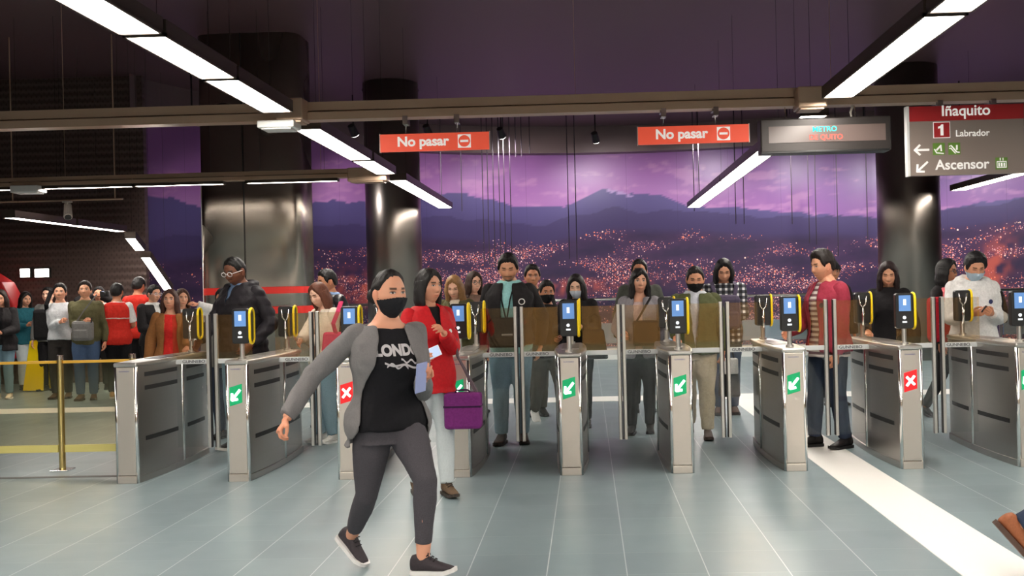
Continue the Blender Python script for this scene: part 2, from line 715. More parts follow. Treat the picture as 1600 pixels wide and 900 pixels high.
PILM = metal('pillar_cladding', (0.30, 0.26, 0.23), 0.30, brush=(.5, .5, .5), amt=0.02)
o, _ = column('column_1', 575, 660, 18.3, 1.0, PILM)
o2, _ = column('column_2', 1375, 1470, 18.3, 1.12, PILM)
PIL2 = metal('pillar_steel', (0.40, 0.35, 0.30), 0.27, brush=(.5, .5, .5), amt=0.02)
o3, ring3 = column('column_3', 328, 485, 14.9, 0.9, PIL2, n=64, power=5.0)
REDBAND = plain('red_band', srgb(222, 48, 40), 0.4)
for k, (ya, yb) in enumerate(((448, 458.5), (479, 490))):
    zt, zb = at(440, ya, 14.45).z, at(440, yb, 14.45).z
    cx = sum(p[0] for p in ring3) / 64
    r = [(cx + (p[0] - cx) * 1.004, 14.9 + (p[1] - 14.9) * 1.012) for p in ring3]
    struct('trim_%d' % (5 + k), MB().prism(r, zb, zt), REDBAND)
mb = MB()
for px in (383,):
    xx = at(px, 400, 14.45).x
    mb.box((xx - 0.006, 14.435, 0), (xx + 0.006, 14.47, ZC))
struct('trim_7', mb, DARKM)
struct('trim_8', MB().box((ring3[32][0] - 0.03, 14.70, 0), (ring3[32][0] - 0.005, 14.85, 3.2)), WHITEP)

# --- suspended beams
def beam(name, Y, px0, px1, zb, zt):
    x0 = px0 if px0 < 0 else at(px0, 200, Y).x
    x1 = at(px1, 200, Y).x
    mb = MB()
    h = zt - zb
    mb.box((x0, Y - 0.10, zb + h * .52), (x1, Y + 0.10, zt))
    mb.box((x0, Y - 0.13, zb), (x1, Y + 0.02, zb + h * .42))
    mb.box((x0, Y - 0.05, zb + h * .3), (x1, Y + 0.05, zb + h * .6))
    for px in range(-300, 2100, 400):
        xx = at(px, 200, Y).x
        if x0 < xx < x1:
            mb.tube([(xx, Y, zt), (xx, Y, ZC)], 0.003, 6)
    o = mb.build(name, BEAMM, bevel=0.012)
    return o


BY = 8.92
tag(beam('suspended_beam', BY, -16, 2350, 2.985, 3.15), 'long brown metal beam hung across the hall above the turnstiles, carrying the signs', 'beam')
B2Y = 13.35
tag(beam('suspended_beam', B2Y, -16, 578, 2.99, 3.11), 'shorter brown metal beam farther back, ending at the round column', 'beam')

# --- linear lamps
ZL = 3.0
HOUS = plain('lamp_housing', (0.10, 0.075, 0.06), 0.4, 0.5)


def lamp(a, b_, width, label, group, mat=None):
    a, b_ = Vector(a), Vector(b_)
    c = (a + b_) / 2
    L = (b_ - a).length
    d = (b_ - a).normalized()
    t = thing('linear_lamp', label, 'lamp', c, 0, group)
    up = Vector((0, 0, 1))
    sd = d.cross(up).normalized()
    up2 = sd.cross(d)
    M = Matrix((sd, d, up2)).transposed().to_4x4()
    hs = MB()
    w2 = width / 2
    hs.box((-w2 - .015, -L / 2, 0.005), (w2 + .015, L / 2, 0.09), M)
    hs.box((-w2 - .015, -L / 2, -0.012), (-w2, L / 2, 0.01), M)
    hs.box((w2, -L / 2, -0.012), (w2 + .015, L / 2, 0.01), M)
    hs.box((-w2 - .015, -L / 2, -0.012), (w2 + .015, -L / 2 + .02, 0.01), M)
    hs.box((-w2 - .015, L / 2 - .02, -0.012), (w2 + .015, L / 2, 0.01), M)
    hs.build('housing', HOUS, t)
    MB().box((-w2 + .002, -L / 2 + .022, -0.008), (w2 - .002, L / 2 - .022, 0.006), M).build('diffuser', mat or LIGHTM, t)
    for s in (-.35, .35):
        p = M @ Vector((0, s * L, .09))
        MB().tube([p, Vector((p.x, p.y, ZC - c.z))], 0.002, 5).build('suspension_wire', DARKM, t)
    return t


def lineX(px, py):
    p = floorpt(px, py, ZL)
    return p


XL = floorpt(430, 175, ZL).x + .03
XR = floorpt(1290, 143, ZL).x + .16
segL = [(-6.5, -4.1), (-4.0, -1.6), (-1.5, 0.9), (1.0, 2.4), (2.45, 4.2), (4.25, 5.82), (5.86, 7.06), (7.1, 8.42), (9.3, 11.55), (11.65, 13.0), (13.75, 18.5)]
nmL = ['behind the camera, farthest', 'behind the camera, middle one', 'over the camera', 'second overhead', 'third overhead', 'nearest seen, cut by the picture top',
       'middle of three before the long beam', 'ending at the long beam', 'just beyond the long beam', 'short one before the far beam', 'last one, before the round column']
for (a, b_), nm in zip(segL, nmL):
    lamp((XL, a, ZL), (XL, b_, ZL), 0.235, 'bright linear lamp of the left run, ' + nm, 'linear lamps of the left run')
segR = [(-6.5, -4.1), (-4.0, -1.6), (-1.5, 0.9), (1.0, 3.3), (3.35, 5.9), (5.95, 8.5), (9.35, 10.3), (10.4, 15.0), (15.05, 19.9)]
nmR = ['behind the camera, farthest', 'behind the camera, middle one', 'over the camera', 'second overhead', 'nearest seen, cut by the picture top', 'ending at the long beam',
       'short one behind the dark display', 'middle of the far part, below the display', 'last of the run before the mural']
for (a, b_), nm in zip(segR, nmR):
    lamp((XR, a, ZL), (XR, b_, ZL), 0.235, 'bright linear lamp of the right run, ' + nm, 'linear lamps of the right run')
for a, b_, nm in ((-6.5, -3.6, 'behind the camera'), (-3.5, -.6, 'beside the camera'), (-.5, 2.4, 'nearer the gates'), (2.5, 5.4, 'before the gates'), (5.5, 8.4, 'over the gates')):
    lamp((-7.6, a, ZL), (-7.6, b_, ZL), 0.235, 'added fill lamp of the unseen outer left run, ' + nm, 'added fill lamps of the outer left run')  # unseen left run, added as fill light
    lamp((floorpt(1496, 297, ZL).x, a, ZL), (floorpt(1496, 297, ZL).x, b_, ZL), 0.235, 'bright linear lamp of the outer right run, ' + nm, 'linear lamps of the far right run')
for k in range(6):  # unseen cross run, added to light people and panels from the front
    x_ = -6.85 + k * 2.5
    lamp((x_, -4.05, ZL - .3), (x_ + 2.4, -4.05, ZL - .3), 0.235, 'added fill lamp of the cross run behind the camera, number %s from the side' % ('one', 'two', 'three', 'four', 'five', 'six')[k], 'added fill lamps of the rear cross run', FILLM)
pr = floorpt(1496, 297, ZL)
lamp((pr.x, pr.y - 4.2, ZL), (pr.x, pr.y, ZL), 0.235, 'lone bright linear lamp below the grey direction sign at the edge', 'linear lamps of the far right run')
lamp((pr.x, pr.y - 8.4, ZL), (pr.x, pr.y - 4.3, ZL), 0.235, 'bright linear lamp nearer than the lone one, outside the picture', 'linear lamps of the far right run')
for k, (p0, p1, nm) in enumerate(((-160, 18, 'cut by the picture edge'), (68, 208, 'right of the white junction box'), (211, 351, 'in front of the steel pillar edge'), (385, 529, 'across the steel pillar'))):
    a, b_ = at(p0, 290, B2Y - .06), at(p1, 290, B2Y - .06)
    lamp((a.x, a.y, 2.96), (b_.x, b_.y, 2.96), 0.09, 'slim bright lamp under the far beam, ' + nm, 'lamps under the far beam')
# lamps of the side passage
pa = at(190, 361, 16.3)
pb = floorpt(15, 339, pa.z)
pm = pb.lerp(pa, .50)
lamp((pa.x, pb.y, pa.z), (pa.x, pm.y - .03, pa.z), 0.16, 'slim lamp in the dark side passage, nearer one of two', 'side passage lamps')
lamp((pa.x, pm.y + .03, pa.z), (pa.x, pa.y, pa.z), 0.16, 'slim lamp in the dark side passage, farther one of two', 'side passage lamps')
q0, q1, q2, q3 = at(203, 371, 14.6), at(219, 391, 15.2), at(227, 401, 15.5), at(263, 453, 17.0)
lamp(q0, q1, 0.13, 'short sloping lamp at the top of the dark stairway wall', 'sloping stairway lamps')
lamp(q2, q3, 0.13, 'long sloping lamp running down towards the waiting people', 'sloping stairway lamps')


# junction boxes
def jbox(px0, px1, py0, py1, Y, label, mat):
    a, b_ = at(px0, py1, Y), at(px1, py0, Y)
    t = thing('junction_box', label, 'junction box', ((a.x + b_.x) / 2, Y, a.z))
    w2, h = (b_.x - a.x) / 2, b_.z - a.z
    MB().box((-w2, -.12, 0), (w2, .12, h)).build('housing', mat, t, bevel=.012)
    MB().box((-w2 * .8, -.10, -.012), (w2 * .8, .10, 0)).build('cover', mat, t)
    return t


jbox(408, 465, 190, 203, BY - .2, 'white junction box under the long beam beside the left lamp run', WHITEP)
jbox(23, 66, 290, 302, B2Y - .1, 'pale junction box under the far beam near the picture edge', WHITEP)
jbox(437, 478, 156, 192, BY - .16, 'brown cross joint where the left lamp run meets the long beam', BEAMM)
jbox(1243, 1287, 138, 172, BY - .16, 'brown cross joint where the right lamp run meets the long beam', BEAMM)
jbox(546, 606, 262, 285, B2Y - .16, 'brown cross joint where the left lamp run meets the far beam', BEAMM)

# wall washers along the bulkhead (three seen fixtures, rest added to light the mural)
SPOTL = plain('spot_lens', (1.0, 0.97, 0.92), 0.3, 0, 8.0)


def spot(px, py, Y, label, lit=True, power=WASH, aim=None):
    p = at(px, py, Y)
    t = thing('spotlight', label, 'spotlight', p, 0, 'spotlights over the mural')
    MB().tube([(0, 0, .05), (0, 0, ZC - p.z)], .014, 8).build('stem', DARKM, t)
    d = Vector((0.2, .7, -.75)).normalized() if aim is None else Vector(aim).normalized()
    MB().tube([-d * .12, d * .10], [.07, .085], 14).build('can', DARKM, t, smooth=False)
    MB().tube([d * .10, d * .108], [.078, .078], 14).build('lens', SPOTL, t)
    la = bpy.data.lights.new('spotlight_beam', 'SPOT')
    la.energy = power
    la.spot_size = math.radians(125)
    la.spot_blend = 1.0
    la.shadow_soft_size = .09
    la.color = (1.0, .95, .95)
    lo = bpy.data.objects.new('spotlight_beam', la)
    COL.objects.link(lo)
    lo.parent = t
    lo.location = d * .16
    lo.rotation_euler = d.to_track_quat('-Z', 'Y').to_euler()
    return t


for i, (px, py, Y, nm) in enumerate(((300, 182, 15.7, 'added above the far beam'), (552, 204, 19.2, 'left of the first red sign'), (668, 204, 20.3, 'above the first red sign'), (783, 208, 21.2, 'right of the first red sign'), (930, 215, 21.4, 'added above the mountain peak'),
                                     (1090, 212, 21.3, 'added behind the second red sign'), (1230, 212, 20.8, 'added behind the dark display'), (1350, 212, 20.2, 'added by the second round column'), (1500, 205, 19.6, 'added behind the direction sign'), (1640, 200, 18.9, 'added beyond the picture edge'))):
    spot(px, py, Y, 'small black ceiling spotlight aimed at the mural, ' + nm)

# ring fixture in the ceiling
p = at(610, 142, 18.6)
t = thing('ceiling_ring', 'dark round ring fixture recessed in the ceiling above the column', 'ceiling fixture', (p.x, p.y, ZC - .06))
MB().ring([(.48 * math.cos(a * math.pi / 24), .48 * math.sin(a * math.pi / 24), 0) for a in range(48)], .05, 8).build('rim', DARKM, t, smooth=True)
MB().tube([(0, 0, 0.0), (0, 0, .06)], [.44, .44], 32).build('grille', CEILM, t)
MB().ell((.42, -.2, -.01), (.02, .02, .05)).build('indicator_light', SPOTL, t)

# CCTV camera and its pipe
p = at(105, 313, 14.3)
tag(MB().tube([(at(-40, 316, 14.3).x, 14.3, p.z), (at(192, 311, 14.3).x, 14.3, p.z)], .014, 8).tube([(at(20, 313, 14.3).x, 14.3, p.z), (at(20, 313, 14.3).x, 14.3, ZC)], .01, 6).tube([(at(180, 313, 14.3).x, 14.3, p.z), (at(180, 313, 14.3).x, 14.3, ZC)], .01, 6).build('conduit_pipe', BEAMM), 'thin horizontal pipe hung in front of the dark perforated wall', 'pipe')
t = thing('security_camera', 'pale bullet security camera hanging under the thin pipe', 'security camera', (p.x, 14.3, p.z - .014))
CAMW = plain('camera_shell', (0.50, 0.45, 0.40), .4)
MB().tube([(0, 0, 0), (0, 0, -.02)], .07, 12).tube([(0, 0, 0), (.01, 0, -.1)], .02, 10).build('bracket', CAMW, t)
MB().tube([(-.02, .05, -.05), (.07, -.12, -.24)], [.05, .06], 14).build('body', CAMW, t)
MB().tube([(.07, -.12, -.24), (.075, -.128, -.25)], .045, 14).build('lens', BLACKP, t)

# hanging cables in front of the mural
CAB = plain('cable', (0.03, 0.02, 0.03), .6)
for px, y0, y1 in ((722, 200, 330), (690, 245, 310), (757, 245, 410), (765, 245, 412), (774, 245, 420), (783, 245, 415), (791, 245, 425), (800, 250, 400), (890, 250, 405), (902, 250, 415), (1085, 240, 330), (1093, 240, 320), (1150, 240, 350), (1163, 240, 350), (1238, 240, 350), (1265, 240, 380), (1276, 240, 382), (1310, 238, 400), (1356, 238, 375), (806, 165, 245), (815, 172, 245), (828, 180, 240)):
    Y = 21.5
    a, b_ = at(px, y1, Y), at(px - 2, y0, Y)
    o = MB().tube([(a.x, Y, a.z), (a.x, Y, ZC)], .010, 5).build('hanging_cable', CAB)
    tag(o, 'thin dark cable hanging from the ceiling in front of the mural', 'cable', 'cables hanging before the mural')

# lit panels behind the perforated wall
LP = plain('lit_panel', (1.0, .95, .88), .5, 0, 6.0)
for px0, px1, nm in ((32, 46, 'smaller of the pair'), (55, 76, 'wider of the pair')):
    a, b_ = at(px0, 433, YW - .05), at(px1, 420, YW - .05)
    t = thing('wall_lamp', 'small bright rectangular lamp on the dark perforated wall, ' + nm, 'wall lamp', ((a.x + b_.x) / 2, YW, a.z))
    w2, h = (b_.x - a.x) / 2, b_.z - a.z
    MB().box((-w2 - .02, -.05, -.02), (w2 + .02, -.003, h + .02)).build('housing', DARKM, t, bevel=.005)
    MB().box((-w2, -.06, 0), (w2, -.045, h)).build('diffuser', LP, t)

# red sloping stair parapet at the far left
Y = 16.4
pts = [at(-70, 395, Y), at(2, 441, Y), at(26, 486, Y), at(26, 560, Y), at(-70, 560, Y)]
mb = MB()
mb.loft([[(p.x, Y, p.z) for p in pts], [(p.x, Y + .4, p.z) for p in pts]])
tag(mb.build('stair_parapet', plain('red_paint', srgb(205, 36, 40), .45), bevel=.02), 'bright red sloping stair parapet at the picture edge', 'parapet')

# balustrade before the mural
BLY = 19.75
t = thing('balustrade', 'long glass balustrade with steel handrail in front of the mural', 'balustrade', (0, BLY, 0))
x0, x1 = at(488, 470, BLY).x, at(1700, 470, BLY).x
MB().tube([(x0, 0, 1.2), (x1, 0, 1.2)], .03, 10).build('handrail', STEEL, t, smooth=True)
MB().box((x0, -.06, 0.0), (x1, .06, .22)).build('kerb', WHITEP, t)
k = 0
nP = 9
for i in range(nP):
    xa = x0 + (x1 - x0) * i / nP
    xb = x0 + (x1 - x0) * (i + 1) / nP
    MB().box((xa + .03, -.01, .26), (xb - .03, .01, 1.14)).build('glass_panel', glass('clear_glass', (.93, .95, .95), .05), t)
    MB().box((xa + .06, .02, .32), (xb - .06, .05, .72)).build('reflection_panel', plain('pale_blue_reflection', (.26, .34, .42), .3), t)  # solid panel painted as the bluish reflection low in the glass
    MB().box((xa - .02, -.03, .2), (xa + .02, .03, 1.2)).build('post', STEEL, t)
# ------------------------------------------------------------------ turnstiles
GY0, GY1, GWY = 7.56, 9.0, 8.22
GH = 0.932
UPG = glass('warm_reflect_glass', (.965, .945, .90), .13, (1, .74, .38))  # warm wall reflection coloured into the gloss and tint of the glass
LOG = glass('wing_glass', (.95, .965, .96), .025)
SCREEN = plain('reader_screen', srgb(90, 130, 185), .3, 0, .28)
ICON = plain('icon_white', (.9, .95, 1.0), .4, 0, .25)
GREENP = plain('green_panel', srgb(0, 140, 85), .4, 0, .35)
REDP = plain('red_panel', srgb(205, 25, 30), .4, 0, .35)
GLOW = plain('pictogram_glow', (.85, 1.0, .93), .4, 0, 2.6)
GLOWW = plain('cross_glow', (1, .92, .9), .4, 0, 1.6)
SLOT = plain('slot', (.015, .014, .014), .5)
GLET = plain('rail_lettering', (.09, .09, .10), .5)
RAILW = plain('frosted_rail', (.62, .64, .64), .35, .2)
BLUEL = plain('small_lettering', srgb(70, 70, 140), .5)


def half_w(y):
    """half width of the cabinet along its length"""
    t = (y - GY0) / (GY1 - GY0)
    return .082 + .042 * math.sin(math.pi * max(0, min(1, t))) ** .8


def cab_outline(y0, y1, d=0.0, n=14):
    L = [(half_w(y0 + (y1 - y0) * i / n) + d, y0 + (y1 - y0) * i / n) for i in range(n + 1)]
    return L + [(-x, y) for x, y in reversed(L)]


def side_strip(mb, sgn, ya, yb, z0, z1, d=.003, n=6):
    vs, fs = [], []
    for i in range(n + 1):
        y = ya + (yb - ya) * i / n
        x = sgn * (half_w(y) + d)
        xi = sgn * (half_w(y) - .01)
        vs += [(x, y, z0), (x, y, z1), (xi, y, z1), (xi, y, z0)]
    for i in range(n):
        a = i * 4
        for j in range(4):
            fs.append((a + j, a + (j + 1) % 4, a + 4 + (j + 1) % 4, a + 4 + j))
    fs += [(0, 1, 2, 3), (n * 4 + 3, n * 4 + 2, n * 4 + 1, n * 4)]
    mb.add(vs, fs)


def reader(t, y, facing, z0=1.055, name='card_reader'):
    """reader on its pole; facing -1 looks at the camera side"""
    MB().tube([(0, y, GH), (0, y, GH + .018)], .032, 14).tube([(0, y, GH + .01), (0, y, z0 + .02)], .019, 12).build('pole', STEEL, t, smooth=False)
    w2, h = .068, .272
    mb = MB()
    out = []
    r = .02
    for cx, cz, a0 in ((w2 - r, r, -90), (w2 - r, h - r, 0), (-w2 + r, h - r, 90), (-w2 + r, r, 180)):
        for k in range(5):
            a = math.radians(a0 + k * 22.5)
            out.append((cx + r * math.cos(a), cz + r * math.sin(a)))
    Mx = Matrix.Translation((0, y, z0)) @ Matrix.Rotation(math.radians(90), 4, 'X')
    mb.prism(out, -.028, .030, Mx)
    cas = mb.build(name, BLACKP, t, bevel=.006)
    f = facing
    yf = y + f * .0305
    b2 = MB()
    b2.box((-.045, min(yf, yf + f * .003), z0 + .135), (.045, max(yf, yf + f * .003), z0 + .255))
    if f < 0:
        b2.build('screen', SCREEN, cas)
        ic = MB()
        ic.box((-.012, yf - .005, z0 + .18), (.010, yf - .003, z0 + .225))
        ic.build('icon', ICON, cas)
        ic = MB()
        ic.tube([(-.004, yf - .003, z0 + .085), (-.004, yf + .001, z0 + .085)], .013, 12)
        ic.build('icon', ICON, cas)
        ic = MB().box((-.02, yf - .003, z0 + .045), (.014, yf + .001, z0 + .058))
        ic.build('icon', ICON, cas)
    else:
        # seen from behind: chrome bracket
        br = MB()
        yb = y - .034
        br.tube([(-.034, yb, z0 + .245), (-.024, yb, z0 + .17), (0, yb, z0 + .14), (.024, yb, z0 + .17), (.034, yb, z0 + .245)], .008, 8)
        br.tube([(0, yb, z0 + .14), (0, yb, z0 - .02)], .014, 8)
        br.build('bracket', CHROME, cas, smooth=True)
        b2.build('screen', SCREEN, cas)
    # yellow loop on the right hand side
    pts = []
    hh, dd = .136, .05
    zc = z0 + .136
    for k in range(12):
        a = math.pi * k / 11
        pts.append((.076, y + .012 + dd * math.cos(a), zc + hh - dd + dd * math.sin(a)))
    for k in range(12):
        a = math.pi + math.pi * k / 11
        pts.append((.076, y + .012 + dd * math.cos(a), zc - hh + dd + dd * math.sin(a)))
    MB().ring(pts, .0105, 8).build('yellow_ring', YELLOW, cas, smooth=True)
    plt = MB()
    plt.loft([[(.066, p[1], zc + (p[2] - zc) * .95) for p in pts], [(.075, p[1], zc + (p[2] - zc) * .95) for p in pts]])
    plt.build('side_plate', BLACKP, cas)


def wing(t, s, letter):
    """one glass wing on side s of the cabinet"""
    e = bpy.data.objects.new('gate_wing', None)
    COL.objects.link(e)
    e.parent = t
    xi, xo = s * .10, s * .392
    a, b_ = min(xi, xo), max(xi, xo)
    y = GWY
    MB().box((a, y - .005, .175), (b_, y + .005, .872)).build('lower_glass', LOG, e)
    MB().box((a if s > 0 else a, y - .005, .905), (b_, y + .005, 1.275)).build('upper_glass', UPG, e)
    MB().box((a, y - .007, .868), (b_, y + .007, .908)).build('rail', RAILW, e, bevel=.003)
    xb = s * .40
    bar = MB()
    bar.box((xb - .013, y - .02, .165), (xb + .013, y + .016, 1.285))
    bb = bar.build('edge_bar', STEEL, e, bevel=.004)
    inner = s * .414
    MB().box((inner - .006, y - .018, .17), (inner + .006, y + .014, 1.28)).build('rubber_seal', BLACKP, e)
    if letter:
        lettering('GUNNEBO', .034, GLET, e, face_cam((xi + xo) / 2 + s * .03, y - .0085, .888), bold=.0006, sx=1.15)
    return e


def turnstile(px, label, front=True, sign='arrow', wings=(1, 1), group='turnstiles in the row'):
    xc = (at(px[0], 650, GY0).x + at(px[1], 650, GY0).x) / 2
    t = thing('turnstile', label, 'turnstile', (xc, 0, 0), 0, group)
    ys = 8.34
    # body, front and rear cabinets
    for nm, y0, y1, d in (('front_cabinet', GY0 + .02, ys - .012, 0.0), ('rear_cabinet', ys + .012, GY1, -.008)):
        mb = MB().prism(cab_outline(y0, y1, d), .05, GH - .03)
        c = mb.build(nm, STEEL_D, t, bevel=.004)
        for s in (-1, 1):
            ya, yb = (y0 + .10, y1 - .10)
            for z0 in (.815, .71, .315):
                sl = MB()
                side_strip(sl, s, ya, yb, z0, z0 + .034, d + .003)
                sl.build('slot', SLOT, c)
    MB().prism(cab_outline(GY0 + .015, GY1 - .01, .006), 0.0, .052).build('base', STEEL_D, t, bevel=.004)
    seam = MB()
    for s in (-1, 1):
        seam.tube([(s * (half_w(ys) - .004), ys, .05), (s * (half_w(ys) - .004), ys, GH - .03)], .016, 10)
    seam.build('hinge_post', CHROME, t, smooth=True)
    cap = MB().prism(cab_outline(GY0 - .004, GY1 + .004, .009), GH - .034, GH)
    cap.build('cap', STEEL, t, bevel=.01)
    MB().box((-.07, 8.05, GH), (.07, 8.75, GH + .004)).build('top_plate', BLACKP if not front else STEEL_D, t)
    # front panel and corner posts
    fp = MB().box((-.068, GY0 - .004, .062), (.068, GY0 + .04, GH - .036))
    FRONT = metal('front_panel', (.66, .60, .54), .38)
    pn = fp.build('front_panel', FRONT, t, bevel=.003)
    MB().box((-.074, GY0 - .008, 0), (.074, GY0 + .04, .058)).build('front_base', FRONT, t, bevel=.003)
    for s in (-1, 1):
        MB().tube([(s * .074, GY0 + .014, 0), (s * .074, GY0 + .014, GH - .03)], .0165, 12).build('corner_post', CHROME, t, smooth=True)
    lettering('GUNNEBO', .014, BLUEL, pn, face_cam(-.005, GY0 - .0045, .865), sx=1.2)
    if sign:
        z0, z1, sk = .58, .725, .028
        xa, xb = -.055, .042
        yf = GY0 - .004
        P = [(xa, z0), (xb, z0 + sk), (xb, z1 + sk), (xa, z1)]
        mb = MB().loft([[(x, yf + .002, z) for x, z in P], [(x, yf - .004, z) for x, z in P]])
        sg = mb.build('indicator', GREENP if sign == 'arrow' else REDP, t)
        xm, zm = (xa + xb) / 2, (z0 + z1 + sk) / 2
        g = MB()

        def bar(a, b_, w_):
            a, b_ = Vector((a[0], 0, a[1])), Vector((b_[0], 0, b_[1]))
            d = (b_ - a).normalized()
            nn = Vector((-d.z, 0, d.x)) * w_
            o = Vector((xm, 0, zm))
            q = [o + a + nn, o + a - nn, o + b_ - nn, o + b_ + nn]
            g.loft([[(p.x, yf - .0035, p.z) for p in q], [(p.x, yf - .007, p.z) for p in q]])
        if sign == 'arrow':
            bar((.034, .04), (-.026, -.034), .0085)
            bar((-.032, -.040), (.016, -.032), .0085)
            bar((-.032, -.040), (-.028, .012), .0085)
            g.build('arrow', GLOW, sg)
        else:
            bar((.030, .038), (-.030, -.038), .0085)
            bar((.030, -.030), (-.030, .030), .0085)
            g.build('cross', GLOWW, sg)
    if front:
        reader(t, GY0 + .14, -1)
    reader(t, GY1 - .14, 1)
    for s in (-1, 1):
        if wings[0 if s < 0 else 1]:
            wing(t, s, s > 0 if px[0] < 860 else s < 0)
    return t, xc


cabs = [
    ((178, 216), 'steel turnstile at the row end by the yellow glass barrier, without a front reader', False, None, (0, 1)),
    ((352, 390), 'steel turnstile with green arrow below the man in the black puffer jacket', True, 'arrow', (1, 1)),
    ((526, 562), 'steel turnstile with red cross, half hidden behind the walking masked woman', True, 'cross', (1, 1)),
    ((697, 737), 'steel turnstile with green arrow, behind the hanging purple lunch bag', True, 'arrow', (1, 1)),
    ((870, 913), 'steel turnstile with green arrow below the woman in the white mask', True, 'arrow', (1, 1)),
    ((1045, 1085), 'steel turnstile with green arrow in front of the man in the black mask', True, 'arrow', (1, 1)),
    ((1222, 1263), 'steel turnstile with green arrow beside the man in the maroon bomber jacket', True, 'arrow', (1, 1)),
    ((1404, 1446), 'steel turnstile with a red cross, beside the white floor strip', True, 'cross', (1, 1)),
    ((1587, 1630), 'steel turnstile cut by the picture edge, below the man in the white hoodie', True, 'arrow', (1, 1)),
]
CABX = []
for px, lb, fr, sg, wg in cabs:
    t, xc = turnstile(px, lb, fr, sg, wg)
    CABX.append(xc)

# ------------------------------------------------------------------ glass barrier at the left
BRY = 8.2
t = thing('glass_barrier', 'yellow tinted glass barrier with gold steel posts beside the row end turnstile', 'barrier', (0, BRY, 0))
GOLD = metal('gold_steel', (.72, .55, .22), .25)
YG = glass('yellow_glass', (.93, .89, .77), .06, (1, .9, .6))
YRAIL = plain('yellow_rail', srgb(225, 175, 60), .4)
xs = [at(-260, 650, BRY).x, at(96, 650, BRY).x, at(207, 560, BRY).x]
for i, x in enumerate(xs):
    p = MB().tube([(x, 0, 0.012), (x, 0, .93)], .026, 18).build('post', GOLD, t, smooth=False)
    MB().tube([(x, 0, .93), (x, 0, .965)], [.028, .026], 18).build('cap', CHROME, p)
    MB().box((x - .075, -.07, 0), (x + .075, .07, .014)).build('foot_plate', CHROME, p, bevel=.004)
for i in range(2):
    a, b_ = xs[i] + .03, xs[i + 1] - .03
    MB().box((a, -.006, .16), (b_, .006, .90)).build('glass_panel', YG, t)
    MB().box((a, -.012, .90), (b_, .012, .922)).build('top_rail', YRAIL, t)
    MB().box((a, -.012, .155), (b_, .012, .215)).build('bottom_rail', plain('cream_rail', srgb(215, 205, 125), .4), t)

# ------------------------------------------------------------------ signs
SY_ = 8.80
SIGNO = plain('sign_orange', srgb(222, 82, 58), .45, 0, 0.25)
SIGNW = plain('sign_white', (.84, .80, .76), .45, 0, 0.2)
SIGNR = plain('sign_red', srgb(188, 40, 44), .45)
SIGNG = plain('sign_grey', srgb(150, 134, 126), .45)
SIGNF = plain('sign_frame', (.55, .5, .46), .4, .5)
ICG = plain('icon_green', srgb(110, 150, 60), .45)


def hangers(t, x0, x1, ztop):
    for x in (x0, x1):
        hb = MB()
        hb.tube([(x, 0, ztop), (x, .04, 2.95 - t.location.z)], .004, 6)
        hb.box((x - .02, -.03, 2.92 - t.location.z), (x + .025, .09, 2.995 - t.location.z))
        hb.box((x - .028, .0, 2.96 - t.location.z), (x + .01, .11, 3.03 - t.location.z))
        hb.build('hanger', CHROME, t)


def no_pasar(px0, px1, py, label):
    a, b_ = at(px0, py, SY_), at(px1, py - 4, SY_)
    w_ = b_.x - a.x
    t = thing('no_entry_sign', label, 'sign', ((a.x + b_.x) / 2, SY_, a.z), 0, 'red hanging signs')
    h = .155
    MB().box((-w_ / 2, -.018, 0), (w_ / 2, .018, h)).build('panel', SIGNO, t)
    MB().box((-w_ / 2 - .006, -.02, -.005), (-w_ / 2, .02, h + .005)).box((w_ / 2, -.02, -.005), (w_ / 2 + .006, .02, h + .005)).build('end_trim', SIGNF, t)
    lettering('No pasar', .118, SIGNW, t, face_cam(-.105, -.0195, h / 2 + .004), bold=.004, sx=1.04)
    ix = .265
    MB().box((ix - .058, -.0205, .018), (ix + .058, -.018, h - .018)).build('pictogram_panel', SIGNW, t)
    MB().tube([(ix, -.018, h / 2), (ix, -.0215, h / 2)], .052, 28).build('red_disc', SIGNO, t)
    MB().box((ix - .036, -.0235, h / 2 - .01), (ix + .036, -.021, h / 2 + .01)).build('white_bar', SIGNW, t)
    hangers(t, -.26, .20, h)
    return t


no_pasar(595, 765, 238, 'orange red hanging sign reading No pasar, nearer the left lamp run')
no_pasar(997, 1170, 226.5, 'orange red hanging sign reading No pasar, next to the dark display board')

# LED display
a, b_ = at(1187, 241, SY_), at(1390, 232, SY_)
w_ = b_.x - a.x
t = thing('display_board', 'dark hanging LED display board with green and red letters', 'display', ((a.x + b_.x) / 2, SY_, a.z))
h = .30
DBOX = plain('display_case', (.045, .038, .036), .35, .3)
MB().box((-w_ / 2, -.06, 0), (w_ / 2, .10, h)).build('case', DBOX, t, bevel=.012)
MB().box((-w_ / 2 + .0, -.075, -.008), (w_ / 2 - .02, .09, .012)).build('lower_lip', BLACKP, t, bevel=.004)
MB().box((-w_ / 2 + .07, -.066, .085), (w_ / 2 - .05, -.058, .23)).build('screen', plain('display_glass', srgb(112, 97, 93), .22, 0, .0), t)
lettering('METRO', .062, plain('led_green', (.0, .62, .48), .5, 0, .55), t, face_cam(-.01, -.068, .195), bold=.001, sx=1.05, name='top_lettering')
lettering('DE QUITO', .062, plain('led_red', (.85, .06, .04), .5, 0, .6), t, face_cam(0, -.068, .125), bold=.001, sx=1.0, name='bottom_lettering')
for x in (-.33, .28):
    MB().tube([(x, 0, h), (x, .05, 2.99 - t.location.z)], .006, 8).build('hanger', CHROME, t)
MB().tube([(.25, .02, h), (.24, .02, h + .05), (.27, .05, h + .11), (.26, .06, 2.99 - t.location.z)], .01, 8).build('power_cable', CAMW, t)

